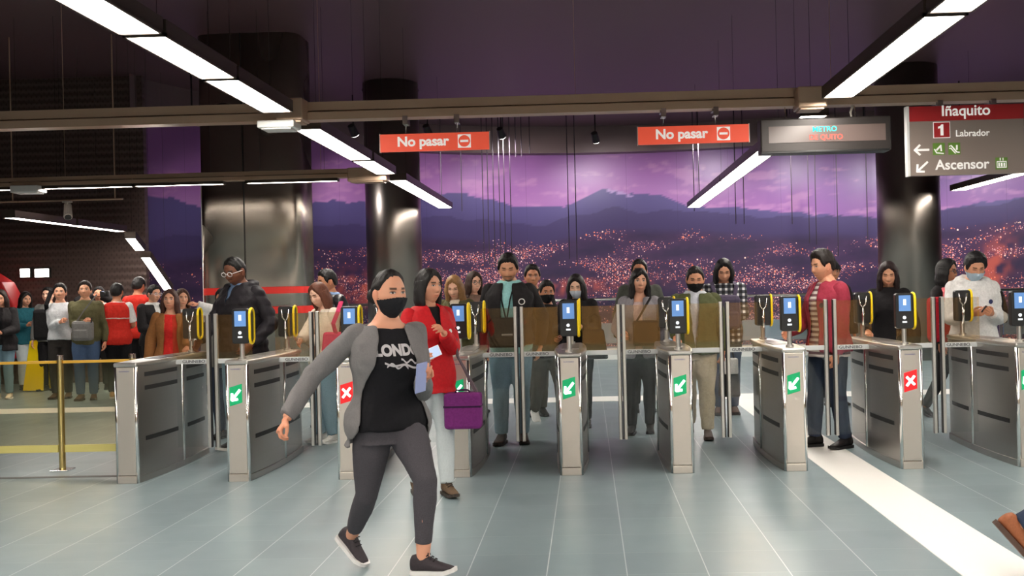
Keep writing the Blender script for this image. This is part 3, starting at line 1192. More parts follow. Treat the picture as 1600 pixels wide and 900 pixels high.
# direction sign
a, b_ = at(1420, 275.5, SY_), at(1599, 268, SY_)
tp = at(1418, 168, SY_)
w_ = b_.x - a.x
h = tp.z - a.z
t = thing('direction_sign', 'big grey hanging direction sign with a red header, arrows and green pictograms', 'sign', (a.x, SY_, a.z))
MB().box((0, -.03, 0), (w_, .03, h)).build('panel', SIGNG, t)
hr = h * .215
MB().box((0.006, -.033, h - hr), (w_, -.0295, h)).build('red_header', SIGNR, t)
MB().box((-.018, -.036, -.004), (.004, .036, h + .004)).build('end_trim', WHITEP, t)
k = h / 112.0   # metres per sign pixel


def sx_(px):
    return (px - 1420) / 179 * w_


def sz_(py, px):
    """height on the sign for a photo pixel, the sign edge sloping"""
    return at(px, py, SY_).z - t.location.z


lettering('Iñaquito', .155 * .84, SIGNW, t, face_cam(sx_(1509), -.0345, sz_(174, 1509)), bold=.0022, name='station_lettering')
nb = (sx_(1471), sz_(204, 1471))
MB().box((nb[0] - .073, -.0345, nb[1] - .070), (nb[0] + .073, -.0295, nb[1] + .070)).build('number_border', SIGNW, t)
MB().box((nb[0] - .068, -.0365, nb[1] - .065), (nb[0] + .068, -.034, nb[1] + .065)).build('number_panel', SIGNR, t)
one = [(-.032, .030), (-.032, .012), (-.012, .016), (-.012, -.048), (.014, -.048), (.014, .048), (-.004, .048), (-.014, .034)]
MB().loft([[(nb[0] + x, -.0365, nb[1] + z) for x, z in one[::-1]], [(nb[0] + x, -.0385, nb[1] + z) for x, z in one[::-1]]]).build('line_number', SIGNW, t)
lettering('Labrador', .080, SIGNW, t, face_cam(sx_(1519), -.0315, sz_(209, 1519)), bold=.001, name='terminal_lettering')
lettering('Ascensor', .122, SIGNW, t, face_cam(sx_(1502), -.0315, sz_(258, 1502)), bold=.0022, name='lift_lettering')


def sign_arrow(cx, cz, ang, L=.062, w2=.009):
    g = MB()
    R = Matrix.Translation((cx, -.0315, cz)) @ Matrix.Rotation(ang, 4, 'Y')
    def bar(a, b_):
        a, b_ = Vector((a[0], 0, a[1])), Vector((b_[0], 0, b_[1]))
        d = (b_ - a).normalized()
        nn = Vector((-d.z, 0, d.x)) * w2
        q = [a + nn, a - nn, b_ - nn, b_ + nn]
        g.loft([[R @ Vector((p.x, 0.002, p.z)) for p in q], [R @ Vector((p.x, -.002, p.z)) for p in q]])
    bar((-L, 0), (L, 0))
    bar((-L - .006, -.004), (-L + .045, .045))
    bar((-L - .006, .004), (-L + .045, -.045))
    g.build('arrow', SIGNW, t)


sign_arrow(sx_(1440), sz_(235, 1440), 0)
sign_arrow(sx_(1440), sz_(261, 1440), math.radians(-42))
for px_, py_, kind in ((1466, 233.5, 0), (1490, 233, 1), (1563, 256, 2)):
    cx, cz = sx_(px_), sz_(py_, px_)
    o = MB().box((cx - .052, -.033, cz - .052), (cx + .052, -.0295, cz + .052)).build('pictogram_panel', ICG, t)
    g = MB()
    if kind == 0:
        g.tube([(cx - .04, -.034, cz), (cx - .02, -.034, cz - .035), (cx + .04, -.034, cz - .042)], .006, 5)
        g.tube([(cx - .022, -.034, cz - .012), (cx + .018, -.034, cz + .03)], .008, 5)
        g.tube([(cx + .016, -.034, cz + .034), (cx + .02, -.034, cz - .02)], .007, 5)
    elif kind == 1:
        g.tube([(cx - .044, -.034, cz + .02), (cx - .028, -.034, cz + .028), (cx + .02, -.034, cz - .03), (cx + .044, -.034, cz - .034)], .006, 5)
        g.tube([(cx - .044, -.034, cz + .002), (cx - .03, -.034, cz + .004), (cx + .01, -.034, cz - .043)], .005, 5)
        g.tube([(cx + .022, -.034, cz + .03), (cx + .022, -.034, cz - .012)], .008, 5)
    else:
        g.ring([(cx - .04, -.034, cz - .034), (cx + .04, -.034, cz - .034), (cx + .04, -.034, cz + .016), (cx - .04, -.034, cz + .016)], .005, 4)
        for q in (-.022, 0, .022):
            g.tube([(cx + q, -.034, cz - .026), (cx + q, -.034, cz + .004)], .007, 5)
        g.tube([(cx - .012, -.034, cz + .026), (cx - .012, -.034, cz + .048)], .004, 5)
        g.tube([(cx + .012, -.034, cz + .026), (cx + .012, -.034, cz + .048)], .004, 5)
    g.build('pictogram', SIGNW, o)
hangers(t, sx_(1470), sx_(1553), h)

# yellow folding floor sign among the waiting people
p = floorpt(62, 592)
p = at(60, 560, 15.6)
t = thing('floor_sign', 'yellow folding floor sign among the waiting people beyond the glass barrier', 'floor sign', (p.x, 15.6, 0))
for s in (-1, 1):
    MB().loft([[(-.16, s * .16, .02), (.16, s * .16, .02), (.11, s * .02, .80), (-.11, s * .02, .80)], [(-.16, s * .18, .02), (.16, s * .18, .02), (.11, s * .04, .80), (-.11, s * .04, .80)]]).build('panel', YELLOW, t)
MB().tube([(-.1, 0, .80), (.1, 0, .80)], .03, 8).build('hinge', YELLOW, t)
# ------------------------------------------------------------------ people
def ss(x):
    x = np.clip(x, 0, 1)
    return x * x * (3 - 2 * x)


def head_grid(nu, nv):
    tt = np.linspace(0, 2 * np.pi, nu, endpoint=False) - np.pi
    phi = tt - .42 * np.sin(tt)
    th = np.linspace(0.0001, np.pi - .0001, nv + 1)
    P, T = np.meshgrid(phi, th)
    return P, T


def head_surface(P, T, off=0.0, face=True, fem=False):
    """head of height .23, face along +y"""
    nx, ny, nz = np.sin(T) * np.sin(P), np.sin(T) * np.cos(P), np.cos(T)
    x, y, z = .0755 * nx, .096 * ny, .117 * nz
    t = np.clip(-z / .117, 0, 1)
    jaw = .30 if fem else .22
    x = x * (1 - jaw * t ** 1.6)
    y = np.where(y < 0, y * (1 - .30 * t), y * (1 - .10 * t ** 2))
    y = np.where(y < 0, y * 1.04, y)
    fr = ss(y / .05)
    # flatter face
    y = np.where(y > .078, .078 + (y - .078) * .55, y)
    if face:
        pz = np.interp(z, [-.040, -.031, -.020, .0, .022, .035], [0, .75, 1.0, .62, .22, 0])
        wn = np.interp(z, [-.04, -.022, .02], [.013, .0135, .008])
        y = y + fr * .021 * pz * np.exp(-(x / wn) ** 2)
        y = y + fr * .005 * np.exp(-((z - .034) / .010) ** 2) * np.exp(-(x / .045) ** 4)
        y = y - fr * .009 * np.exp(-((np.abs(x) - .031) / .016) ** 2 - ((z - .014) / .012) ** 2)
        y = y + fr * .0045 * np.exp(-((np.abs(x) - .031) / .012) ** 2 - ((z - .013) / .008) ** 2)
        y = y + fr * .007 * np.exp(-(x / .021) ** 2) * (np.exp(-((z + .053) / .006) ** 2) + 1.1 * np.exp(-((z + .066) / .007) ** 2))
        y = y + fr * .008 * np.exp(-(x / .024) ** 2 - ((z + .097) / .016) ** 2)
        x = x + np.sign(x) * .004 * np.exp(-((z + .015) / .02) ** 2) * fr
    if np.any(off):
        y = y + off * ny
        x = x + off * nx
        z = z + off * nz
    return x, y, z


def grid_faces(nu, nv, keep=None):
    fs = []
    for i in range(nv):
        for j in range(nu):
            k = (j + 1) % nu
            q = (i * nu + j, i * nu + k, (i + 1) * nu + k, (i + 1) * nu + j)
            if keep is None or any(keep[a] for a in q):
                fs.append(q[::-1])
    return fs


def compact(V, F):
    used = sorted({i for f in F for i in f})
    mp = {a: b for b, a in enumerate(used)}
    return V[used], [tuple(mp[i] for i in f) for f in F]


SKIN = {}


def skin_mat():
    if 'm' in SKIN:
        return SKIN['m']
    m, nt, b = new_mat('skin')
    A = N(nt, 'ShaderNodeAttribute', attribute_name='Col')
    nt.links.new(A.outputs['Color'], b.inputs['Base Color'])
    b.inputs['Roughness'].default_value = .48
    b.inputs['Specular IOR Level'].default_value = .35
    b.inputs['Subsurface Weight'].default_value = .0
    SKIN['m'] = m
    return m


def hair_mat(col):
    key = ('hair', col)
    if key in MATS:
        return MATS[key]
    m, nt, b = new_mat('hair')
    tc = N(nt, 'ShaderNodeTexCoord')
    mp = N(nt, 'ShaderNodeMapping')
    mp.inputs['Scale'].default_value = (160, 160, 9)
    nz = N(nt, 'ShaderNodeTexNoise')
    nz.inputs['Scale'].default_value = 1
    nz.inputs['Detail'].default_value = 2
    nt.links.new(tc.outputs['Object'], mp.inputs[0])
    nt.links.new(mp.outputs[0], nz.inputs['Vector'])
    mx = N(nt, 'ShaderNodeMix', data_type='RGBA')
    mx.inputs[6].default_value = (*[c * .55 for c in col], 1)
    mx.inputs[7].default_value = (*[c * 1.5 for c in col], 1)
    nt.links.new(nz.outputs[0], mx.inputs[0])
    nt.links.new(mx.outputs[2], b.inputs['Base Color'])
    b.inputs['Roughness'].default_value = .52
    b.inputs['Specular IOR Level'].default_value = .35
    bp = N(nt, 'ShaderNodeBump')
    bp.inputs['Strength'].default_value = .5
    bp.inputs['Distance'].default_value = .006
    nt.links.new(nz.outputs[0], bp.inputs['Height'])
    nt.links.new(bp.outputs[0], b.inputs['Normal'])
    MATS[key] = m
    return m


# --- hands (wrist at origin, fingers along +y, palm down -z, thumb to +x)
HANDS = {}


def hand_geo(curl):
    if curl in HANDS:
        return HANDS[curl]
    mb = MB()
    mb.tube([(0, -.03, 0), (0, .0, 0), (.002, .03, -.002), (.002, .07, -.002), (.002, .088, -.003)], [.026, .027, .033, .040, .036], 12, flat=.42)
    mb.tube([(0, -.035, 0), (0, .02, 0)], [.025, .024], 12, flat=.75)
    L = [(.030, .088, .068), (.0105, .094, .077), (-.0095, .091, .071), (-.028, .082, .056)]
    for i, (fx, fy, fl) in enumerate(L):
        p = Vector((fx, fy - .012, -.002))
        pts = [p.copy()]
        a = -.05
        rad = [.0095]
        for s, (fr, bend) in enumerate(((.45, .75), (.32, .95), (.23, .6))):
            a -= bend * curl * (1 + .08 * i)
            p = p + Vector((fx * .10 * (1 - curl) * fr, math.cos(a) * fl * fr, math.sin(a) * fl * fr))
            pts.append(p.copy())
            rad.append((.0088, .0078, .0066)[s])
        mb.tube(pts, rad, 8)
        for q, r in zip(pts[1:], rad[1:]):
            mb.ell(q, r * 1.04, 8, 6)
    # thumb leaves the side of the palm near its base
    c = curl
    pts = [Vector((.022, .022, -.006)), Vector((.045, .048, -.012 - .012 * c)), Vector((.054 - .02 * c, .076, -.018 - .024 * c)), Vector((.054 - .036 * c, .100, -.020 - .032 * c))]
    mb.tube(pts, [.014, .0125, .0105, .008], 8)
    mb.ell(pts[-1], .0085, 8, 6)
    mb.ell(pts[1], .0125, 8, 6)
    HANDS[curl] = remesh(mb, .0042, 2)
    return HANDS[curl]


def ik(a, t, l1, l2, pole):
    a, t = Vector(a), Vector(t)
    d = t - a
    L = d.length
    m = l1 + l2 - .002
    if L > m:
        t = a + d * (m / L)
        d = t - a
        L = m
    L = max(L, abs(l1 - l2) + .02)
    d.normalize()
    c = (l1 * l1 + L * L - l2 * l2) / (2 * l1 * L)
    c = max(-1, min(1, c))
    pole = Vector(pole)
    pp = (pole - d * pole.dot(d))
    if pp.length < 1e-4:
        pp = Vector((0, 0, -1))
    pp.normalize()
    return a + d * (l1 * c) + pp * (l1 * math.sqrt(1 - c * c)), t


RINGS_M = [(.470, .078, .058, 0), (.52, .097, .070, -.004), (.56, .096, .067, -.002), (.61, .086, .060, 0), (.66, .089, .062, .002), (.72, .100, .070, .004), (.77, .106, .068, .002), (.80, .100, .060, -.006), (.825, .080, .050, -.008), (.845, .050, .041, -.004), (.872, .036, .037, .004)]
RINGS_F = [(.470, .082, .060, 0), (.52, .103, .072, -.006), (.56, .098, .068, -.004), (.61, .080, .058, 0), (.66, .080, .060, .004), (.72, .092, .076, .012), (.77, .095, .066, .004), (.80, .089, .056, -.004), (.825, .071, .046, -.007), (.845, .043, .036, -.003), (.872, .031, .033, .004)]


def torso_rings(R, H, infl, z0, z1, fat=1.0, lo_flare=0.0, n=20):
    zs = [r[0] for r in R]
    out = []
    m = 14
    for i in range(m + 1):
        z = z0 + (z1 - z0) * i / m
        wx = np.interp(z, zs, [r[1] for r in R]) * H * fat + infl
        wy = np.interp(z, zs, [r[2] for r in R]) * H * (1 + (fat - 1) * 1.3) + infl
        if z < .47:
            wx = R[0][1] * H * fat + infl + .02
            wy = R[0][2] * H * fat + infl + .02
        fl = max(0, (.60 - z)) * lo_flare
        wx += fl
        wy += fl
        yo = np.interp(z, zs, [r[3] for r in R]) * H
        ring = []
        for k in range(n):
            a = 2 * math.pi * k / n
            c, s = math.cos(a), math.sin(a)
            e = .86
            ring.append(Vector((wx * math.copysign(abs(c) ** e, c), yo + wy * math.copysign(abs(s) ** e, s), z * H)))
        out.append(ring)
    return out


def folds(V, amp, sc, seed, puff=None):
    out = V.copy()
    for i, p in enumerate(V):
        q = Vector((p[0] * sc + seed, p[1] * sc, p[2] * sc * .75))
        d = noise.noise_vector(q)
        out[i] = p + np.array(d) * amp
    if puff:
        # horizontal quilting: push away from the vertical axis
        r = out[:, :2]
        out[:, :2] = r * (1 + puff * (np.abs(np.sin(out[:, 2:3] * math.pi / .095)) - .6))
    return out


def pobj(name, V, F, mat, parent, smooth=True):
    me = bpy.data.meshes.new(name)
    me.from_pydata([tuple(p) for p in V], [], F)
    me.materials.append(mat)
    return link(name, me, parent, smooth)


NP = [0]


def person(label, px, Y, H, yaw, sex='f', head=(0, 0), R='down', L='down', skin=(192, 140, 110), hair=None, top=(), bottom=None, shoes=((30, 28, 28), (30, 28, 28)),
           mask=None, glasses=None, feet=None, lean=0.0, drop=0.0, vox=.0125, fat=1.0, root=None, curl=(.45, .45), arm=1.0, palms=(None, None), poles=(None, None), beard=None, hi=False, brow=None, boots=0.0, side=0.0, stand=0.0):
    NP[0] += 1
    seed = NP[0] * 7.31
    rng = random.Random(NP[0])
    th = math.radians(yaw)
    if root is None:
        root = Vector((at(px, 460, Y).x, Y, 0))
    Rz = Matrix.Rotation(th, 4, 'Z')
    Wm = Matrix.Translation(root) @ Rz
    Wi = Wm.inverted()
    s = H / 1.7

    def loc(p):
        if isinstance(p, tuple) and len(p) == 4:      # a point of the place
            return Wi @ Vector(p[:3])
        return Vector(p)
    RG = RINGS_M if sex == 'm' else RINGS_F
    hipz = .52 * H - drop
    piv = Vector((0, 0, hipz))
    Lm = Matrix.Translation(Vector((0, 0, -drop))) 
    Lm = Matrix.Translation(piv) @ Matrix.Rotation(-lean, 4, 'X') @ Matrix.Rotation(side, 4, 'Y') @ Matrix.Translation(-piv) @ Lm
    shw = (.101 if sex == 'm' else .091) * H * (1 + (fat - 1) * .5)
    presets = {'down': (.262, .03, .84), 'phone': (.085, .27, 1.13), 'phonelow': (.09, .27, 1.04), 'reach': (.17, .40, 1.02), 'pocket': (.22, .10, .93), 'strap': (.10, .17, 1.20), 'face': (.10, .16, 1.45), 'back': (.26, -.10, .86), 'cross': (-.05, .22, 1.10), 'up': (.12, .24, 1.30)}
    sk = {}
    for nm, sg, spec, pl in (('R', 1, R, poles[0]), ('L', -1, L, poles[1])):
        sh = Lm @ Vector((sg * shw, -.006 * H, .804 * H))
        if isinstance(spec, str):
            q = presets[spec]
            t = Vector((sg * q[0] * (s if q[0] > .2 else 1), q[1] * s, q[2] * s))
            t.z -= drop
        else:
            t = loc(spec)
        pole = Vector(pl) if pl else Vector((sg * .55, -.6, -.6))
        el, t = ik(sh, t, .172 * H * arm, .150 * H * arm, pole)
        sk[nm] = (sh, el, t)
    if feet is None:
        k = .082 * s + stand
        feet = ((k, .03, .045 * H, -8, 0), (-k, -.02, .045 * H, 8, 0))
    lg = {}
    for nm, sg, ft in (('R', 1, feet[0]), ('L', -1, feet[1])):
        hp = Vector((sg * .050 * H, 0, hipz))
        t = loc(ft[0]) if isinstance(ft[0], (tuple, Vector)) else Vector(ft[:3])
        fy, fp = (ft[1], ft[2]) if isinstance(ft[0], (tuple, Vector)) else (ft[3], ft[4])
        kn, t = ik(hp, t, .238 * H, .240 * H, (sg * .08, 1, 0.05))
        lg[nm] = (hp, kn, t, math.radians(fy), math.radians(fp))

    # ---- body
    mb = MB()
    mb.loft([[Lm @ p for p in r] for r in torso_rings(RG, H, -.006, .47, .872, fat)])
    for nm in 'RL':
        sh, el, wr = sk[nm]
        mb.tube([sh, sh.lerp(el, .5), el], [.030 * H, .027 * H, .0225 * H], 12)
        mb.tube([el, el.lerp(wr, .35), wr], [.0245 * H, .0235 * H, .0155 * H], 12)
        mb.ell(sh, .031 * H, 12, 8)
        mb.ell(el, .0245 * H, 12, 8)
        hp, kn, an, fy, fp = lg[nm]
        mb.tube([hp, hp.lerp(kn, .4), kn], [.052 * H * fat, .048 * H * fat, .031 * H], 14)
        mb.tube([kn, kn.lerp(an, .35), an], [.031 * H, .033 * H, .020 * H], 14)
        mb.ell(hp, .052 * H, 12, 8)
        mb.ell(kn, .0315 * H, 12, 8)
        Fm = Matrix.Translation(an) @ Matrix.Rotation(fy, 4, 'Z') @ Matrix.Rotation(-fp, 4, 'X')
        mb.tube([Fm @ Vector((0, -.01, 0)), Fm @ Vector((0, .05, -.025)), Fm @ Vector((0, .14, -.048))], [.018 * H, .015, .010], 10)
    # neck
    npv = Lm @ Vector((0, .0, .850 * H))
    hs = .143 * H / .23
    np_y = .020
    hy, hp_ = math.radians(head[0]), math.radians(head[1])
    Hm = Matrix.Translation(npv) @ Matrix.Rotation(hy, 4, 'Z') @ Matrix.Rotation(-hp_, 4, 'X') @ Matrix.Translation(Vector((0, np_y * s, .080 * H))) @ Matrix.Scale(hs, 4)
    if lean:
        Hm = Matrix.Translation(npv) @ Matrix.Rotation(-lean * .4, 4, 'X') @ Matrix.Translation(-npv) @ Hm
    nk = Hm @ Vector((0, -.012, -.055))
    mb.tube([Lm @ Vector((0, -.006 * H, .82 * H)), npv, nk], [.036 * H, .033 * H * (1 if sex == 'm' else .92), .034 * H * (1 if sex == 'm' else .9)], 14)
    V, Fc = remesh(mb, vox * .95, 3)
    base = np.minimum(np.array(srgb(*skin)) * 1.18, .85)
    VS, FS, CS = [V], [list(f) for f in Fc], [np.tile(base, (len(V), 1))]
    off = len(V)

    def addp(v, f, c):
        nonlocal off
        VS.append(v)
        FS.extend([[i + off for i in q] for q in f])
        CS.append(c)
        off += len(v)

    def xf(M, v):
        A = np.array(M)
        return v @ A[:3, :3].T + A[:3, 3]
    nu, nv = (140, 150) if hi else (92, 104)
    P, T = head_grid(nu, nv)
    x, y, z = head_surface(P, T, 0, True, sex == 'f')
    hv = np.stack([x.ravel(), y.ravel(), z.ravel()], 1)
    col = np.tile(base, (len(hv), 1))
    X, Yy, Z = hv[:, 0], hv[:, 1], hv[:, 2]
    frt = (Yy > .03)
    ax = np.abs(X)

    def paint(mask, c, a=1.0):
        m = (mask * frt)[:, None] * a
        col[:] = col * (1 - m) + np.array(c)[None] * m
    g = lambda v, w_: np.exp(-(v / w_) ** 2)
    hc = srgb(*hair[1]) if hair else (.01, .01, .01)
    bc = tuple(c * .8 for c in (hc if brow is None else srgb(*brow)))
    paint(g(X, .03) * g(Z + .06, .009), np.array(base) * np.array((.95, .55, .52)) if sex == 'f' else base * np.array((.9, .66, .62)), .85)
    paint(g(Z + .0595, .0016) * (ax < .022), base * .3, .8)
    paint(g(ax - .045, .022) * g(Z + .02, .022), base * np.array((1.0, .8, .76)), .35)
    paint(ss((.0066 - np.abs(Z - .034 + .06 * (ax - .031) ** 2 * 8)) / .0025) * ss((ax - .012) / .004) * ss((.049 - ax) / .006), bc, .85)
    eo = .0052 if head[1] < 12 else .0020          # lowered gaze: eyelids nearly closed
    ey = ((ax - .031) / .0135) ** 2 + ((Z - .0135) / eo) ** 2
    paint(g(Z - .0135, .009) * g(ax - .031, .016), base * np.array((.72, .62, .6)), .55)
    paint((ey < 1).astype(float), (.62, .60, .58), 1)
    paint(((((ax - .031) / .0058) ** 2 + ((Z - .0135) / .0058) ** 2 < 1) & (ey < 1)).astype(float), (.015, .01, .008), 1)
    paint(g(Z - .0135 - eo * np.sqrt(np.clip(1 - ((ax - .031) / .0145) ** 2, 0, 1)), .0026) * (np.abs(ax - .031) < .0155), (.02, .014, .012), 1)
    paint(g(ax - .007, .004) * g(Z + .033, .003), base * .3, .7)
    if beard:
        bm = ss((-.028 - Z) / .012) * ss((Yy - .0) / .03) * (1 - g(X, .02) * g(Z + .059, .007))
        bm = np.maximum(bm * beard[1], ss((.016 - np.abs(Z + .105)) / .008) * (ax < .04) * beard[0])
        bm = np.maximum(bm, beard[0] * g(Z + .042, .006) * (ax < .034))
        bm = np.maximum(bm, beard[0] * ss((-.07 - Z) / .01) * (ax < .034) * (Yy > .04))
        paint(bm, hc, .9)
    addp(xf(Hm, hv), grid_faces(nu, nv), col)
    eb = MB()
    for sg in (-1, 1):
        eb.ell((sg * .0765, -.004, -.004), (.011, .021, .032), 12, 10, Matrix.Rotation(sg * .35, 3, 'Z') @ Matrix.Rotation(.15, 3, 'X'))
        eb.ell((sg * .077, .004, -.028), (.007, .010, .012), 8, 6)
    ev = np.array([tuple(q) for q in eb.v])
    addp(xf(Hm, ev), eb.f, np.tile(base * np.array((1, .9, .88)), (len(ev), 1)))
    hands = {}
    for i, nm in enumerate('RL'):
        sh, el, wr = sk[nm]
        d = (wr - el).normalized()
        sg = 1 if nm == 'R' else -1
        pn = palms[i]
        spec = (R, L)[i]
        if pn is None:
            if isinstance(spec, str) and spec in ('phone', 'phonelow', 'up', 'face', 'strap', 'cross'):
                pn = (-sg * .75, -.25, .55)
            elif isinstance(spec, str) and spec == 'reach':
                pn = (0, 0, -1)
            else:
                pn = (-sg, 0, 0)
        pn = Vector(pn)
        n_ = -(pn - d * pn.dot(d)).normalized()
        xx = d.cross(n_).normalized()
        M = Matrix((xx, d, n_)).transposed().to_4x4()
        # thumb side: hand template thumb at +x ; mirror so that it is towards the body front
        thumb = Vector((0, .6, .6)) if not (isinstance(spec, str) and spec == 'reach') else Vector((-sg, 0, 0))
        mir = 1 if xx.dot(thumb) >= 0 else -1
        M = Matrix.Translation(wr) @ M @ Matrix.Diagonal((mir, 1, 1, 1)) @ Matrix.Scale(s * (1.0 if sex == 'm' else .94), 4)
        gv, gf = hand_geo(round(curl[i], 2))
        if mir < 0:
            gf = [f[::-1] for f in gf]
        addp(xf(M, gv), gf, np.tile(base * np.array((.97, .86, .82)), (len(gv), 1)))
        hands[nm] = Wm @ (M @ Vector((.004, .085, -.03)))
        hands[nm + 'd'] = (Wm.to_3x3() @ d, Wm.to_3x3() @ -n_)
    Vall = np.concatenate(VS)
    me = bpy.data.meshes.new('person')
    me.from_pydata([tuple(p) for p in Vall], [], [tuple(f) for f in FS])
    c4 = np.concatenate([np.concatenate(CS), np.ones((len(Vall), 1))], 1)
    ca = me.color_attributes.new('Col', 'FLOAT_COLOR', 'POINT')
    ca.data.foreach_set('color', c4.ravel())
    me.materials.append(skin_mat())
    body = link('person', me, None, True)
    body.matrix_world = Wm
    tag(body, label, 'person')

    # ---- hair
    if hair:
        kind, hcol = hair[0], hair[1]
        opt = hair[2] if len(hair) > 2 else {}
        x, y, z = head_surface(P, T, 0, False, sex == 'f')
        a = np.abs(P)
        long = kind in ('long', 'bob')
        if kind == 'short':
            hz = np.interp(a, [0, .5, .95, 1.12, 1.3, 1.42, 1.8, 2.05, 2.5, 3.2], [.074, .072, .052, .01, -.018, .012, .004, -.045, -.062, -.066])
        elif kind == 'bun':
            hz = np.interp(a, [0, .5, .9, 1.15, 1.35, 1.5, 1.85, 2.2, 3.2], [.089, .086, .072, .046, .012, .014, .004, -.05, -.062])
        else:
            hz = np.interp(a, [0, .25, .6, .95, 1.15, 1.4, 1.7, 3.2], [.080, .076, .060, .020, -.035, -.07, -.085, -.10])
        if opt.get('part'):
            hz = hz - .03 * np.exp(-((P - opt['part']) / .5) ** 2)
        zn = np.array([noise.noise(Vector((math.sin(p_) * 6, math.cos(p_) * 6, seed))) for p_ in P[0]])
        mk = (z - hz - .006 * zn[None]) / .028
        tk = opt.get('thick', .014 if kind == 'short' else .011 if kind == 'bun' else .017)
        vol = 1 + opt.get('vol', .5) * np.clip(z / .1, 0, 1)
        of = -.004 + (tk + .004) * ss(mk) * vol
        wob = np.array([[noise.noise(Vector((xx_ * 55, yy_ * 55, zz_ * 30 + seed))) for xx_, yy_, zz_ in zip(r0, r1, r2)] for r0, r1, r2 in zip(x, y, z)]) if hi or kind == 'short' else 0
        of = of + .0045 * wob * ss(mk)
        x, y, z = head_surface(P, T, of, False, sex == 'f')
        hv = np.stack([x.ravel(), y.ravel(), z.ravel()], 1)
        V, Fh = compact(hv, grid_faces(nu, nv, (mk > 0).ravel()))
        V = xf(Hm, V)
        if kind == 'bun':
            q = MB().ell((0, -.135, opt.get('bz', .01)), (.042, .036, .042), 16, 10)
            qv = xf(Hm, np.array([tuple(p) for p in q.v]))
            Fh = Fh + [tuple(i + len(V) for i in f) for f in q.f]
            V = np.concatenate([V, qv])
        if long:
            hl = opt.get('len', .36)
            mb = MB()
            fr = opt.get('front', .95)
            for sg in (-1, 1):
                for j, aa in enumerate(np.linspace(fr, 2.95, 9)):
                    sx, cy_ = math.sin(aa), math.cos(aa)
                    p0 = Vector((sg * .078 * sx, .090 * cy_, .055))
                    p1 = Vector((sg * .090 * sx, .088 * cy_ - .004, -.02))
                    p2 = Vector((sg * (.084 * sx + .004), .080 * cy_ - .012, -.095))
                    frontness = max(0, cy_)
                    p3 = Vector((sg * (.085 * sx + .012), .05 * cy_ - .03 + .02 * frontness, -.095 - (hl - .095) * .4))
                    p4 = Vector((sg * (.080 * sx + .016 + .012 * rng.random()), (.095 if aa < 1.35 and opt.get('fall', True) else -.065) * min(1, hl / .3) * (.6 + .4 * abs(cy_)) - .01, -hl + .04 * rng.random()))
                    if hl < .2:
                        p4 = Vector((sg * .072 * sx, .060 * cy_ - .012, -hl))
                        p3 = p2.lerp(p4, .5)
                    mb.tube([p0, p1, p2, p3, p4], [.016, .021, .022, .021, .010], 8)
            V2, F2 = remesh(mb, .0085, 3)
            V2 = folds(V2, .006, 26, seed)
            V2 = xf(Hm, V2)
            Fh = Fh + [tuple(i + len(V) for i in f) for f in F2]
            V = np.concatenate([V, V2])
        if kind == 'tail':
            pass
        pobj('hair', V, Fh, hair_mat(srgb(*hcol)), body)
        if opt.get('cap'):
            mk2 = (z - .035 + .0 * y)
            x, y, z = head_surface(P, T, .02, False)
            hv = np.stack([x.ravel(), y.ravel(), z.ravel()], 1)
            V, Fh = compact(hv, grid_faces(nu, nv, (z > .042).ravel()))
            q = MB().loft([[(sx_2 * .06, .085 + .055 * math.cos(sx_2 * 1.3), .046 + dz) for sx_2 in np.linspace(-1.2, 1.2, 9)] + [(sx_2 * .06, .06, .05 + dz) for sx_2 in np.linspace(1.2, -1.2, 9)] for dz in (0, .006)])
            qv = np.array([tuple(p) for p in q.v])
            Fh = Fh + [tuple(i + len(V) for i in f) for f in q.f]
            pobj('cap', xf(Hm, np.concatenate([V, qv])), Fh, fabric('cap_cloth', srgb(*opt['cap'])), body)
        if opt.get('headband'):
            q = MB().tube([(math.sin(a_) * .089, -.02, math.cos(a_) * .128) for a_ in np.linspace(-1.2, 1.2, 13)], .009, 8)
            pobj('headband', xf(Hm, np.array([tuple(p) for p in q.v])), q.f, plain('headband', srgb(220, 220, 230), .4), body)
    # ---- mask, glasses
    if mask:
        x, y, z = head_surface(P, T, .0, True, sex == 'f')
        top_z = -.006 - .010 * (np.abs(x) / .06) ** 2 + .0
        k1 = ss((top_z - z) / .006) * ss((z + .108) / .008) * (y > .012 + .25 * np.maximum(0, -(z + .07)))
        x2, y2, z2 = head_surface(P, T, .012, False, sex == 'f')
        y2 = np.maximum(y2, y + .005) + .012 * np.exp(-(x / .022) ** 2) * np.exp(-((z + .03) / .03) ** 2)
        hv = np.stack([x2.ravel(), y2.ravel(), z2.ravel()], 1)
        V, Fm_ = compact(hv, grid_faces(nu, nv, (k1 > .3).ravel()))
        pobj('face_mask', xf(Hm, V), Fm_, fabric('mask_cloth', srgb(*mask), .85, 200, .5, .08), body)
        q = MB()
        for sg in (-1, 1):
            for zz in (-.022, -.085):
                q.tube([(sg * .066, .03, zz), (sg * .082, .0, -.012)], .0016, 5)
        pobj('mask_loop', xf(Hm, np.array([tuple(p) for p in q.v])), q.f, plain('loop', srgb(*mask), .6), body)
    if glasses:
        q = MB()
        for sg in (-1, 1):
            q.ring([(sg * .033 + .024 * math.cos(a_), .098 - .012 * abs(math.cos(a_)) * 0, .012 + .0185 * math.sin(a_)) for a_ in np.linspace(0, 2 * math.pi, 20, endpoint=False)], .0026, 5)
            q.tube([(sg * .057, .096, .018), (sg * .081, .03, .014), (sg * .084, -.01, .010)], .0026, 5)
        q.tube([(-.010, .100, .016), (0, .102, .018), (.010, .100, .016)], .0022, 5)
        pobj('eyeglasses', xf(Hm, np.array([tuple(p) for p in q.v])), q.f, plain('eyeglass_frame', srgb(*glasses), .3), body)

    # ---- tops
    built = {}
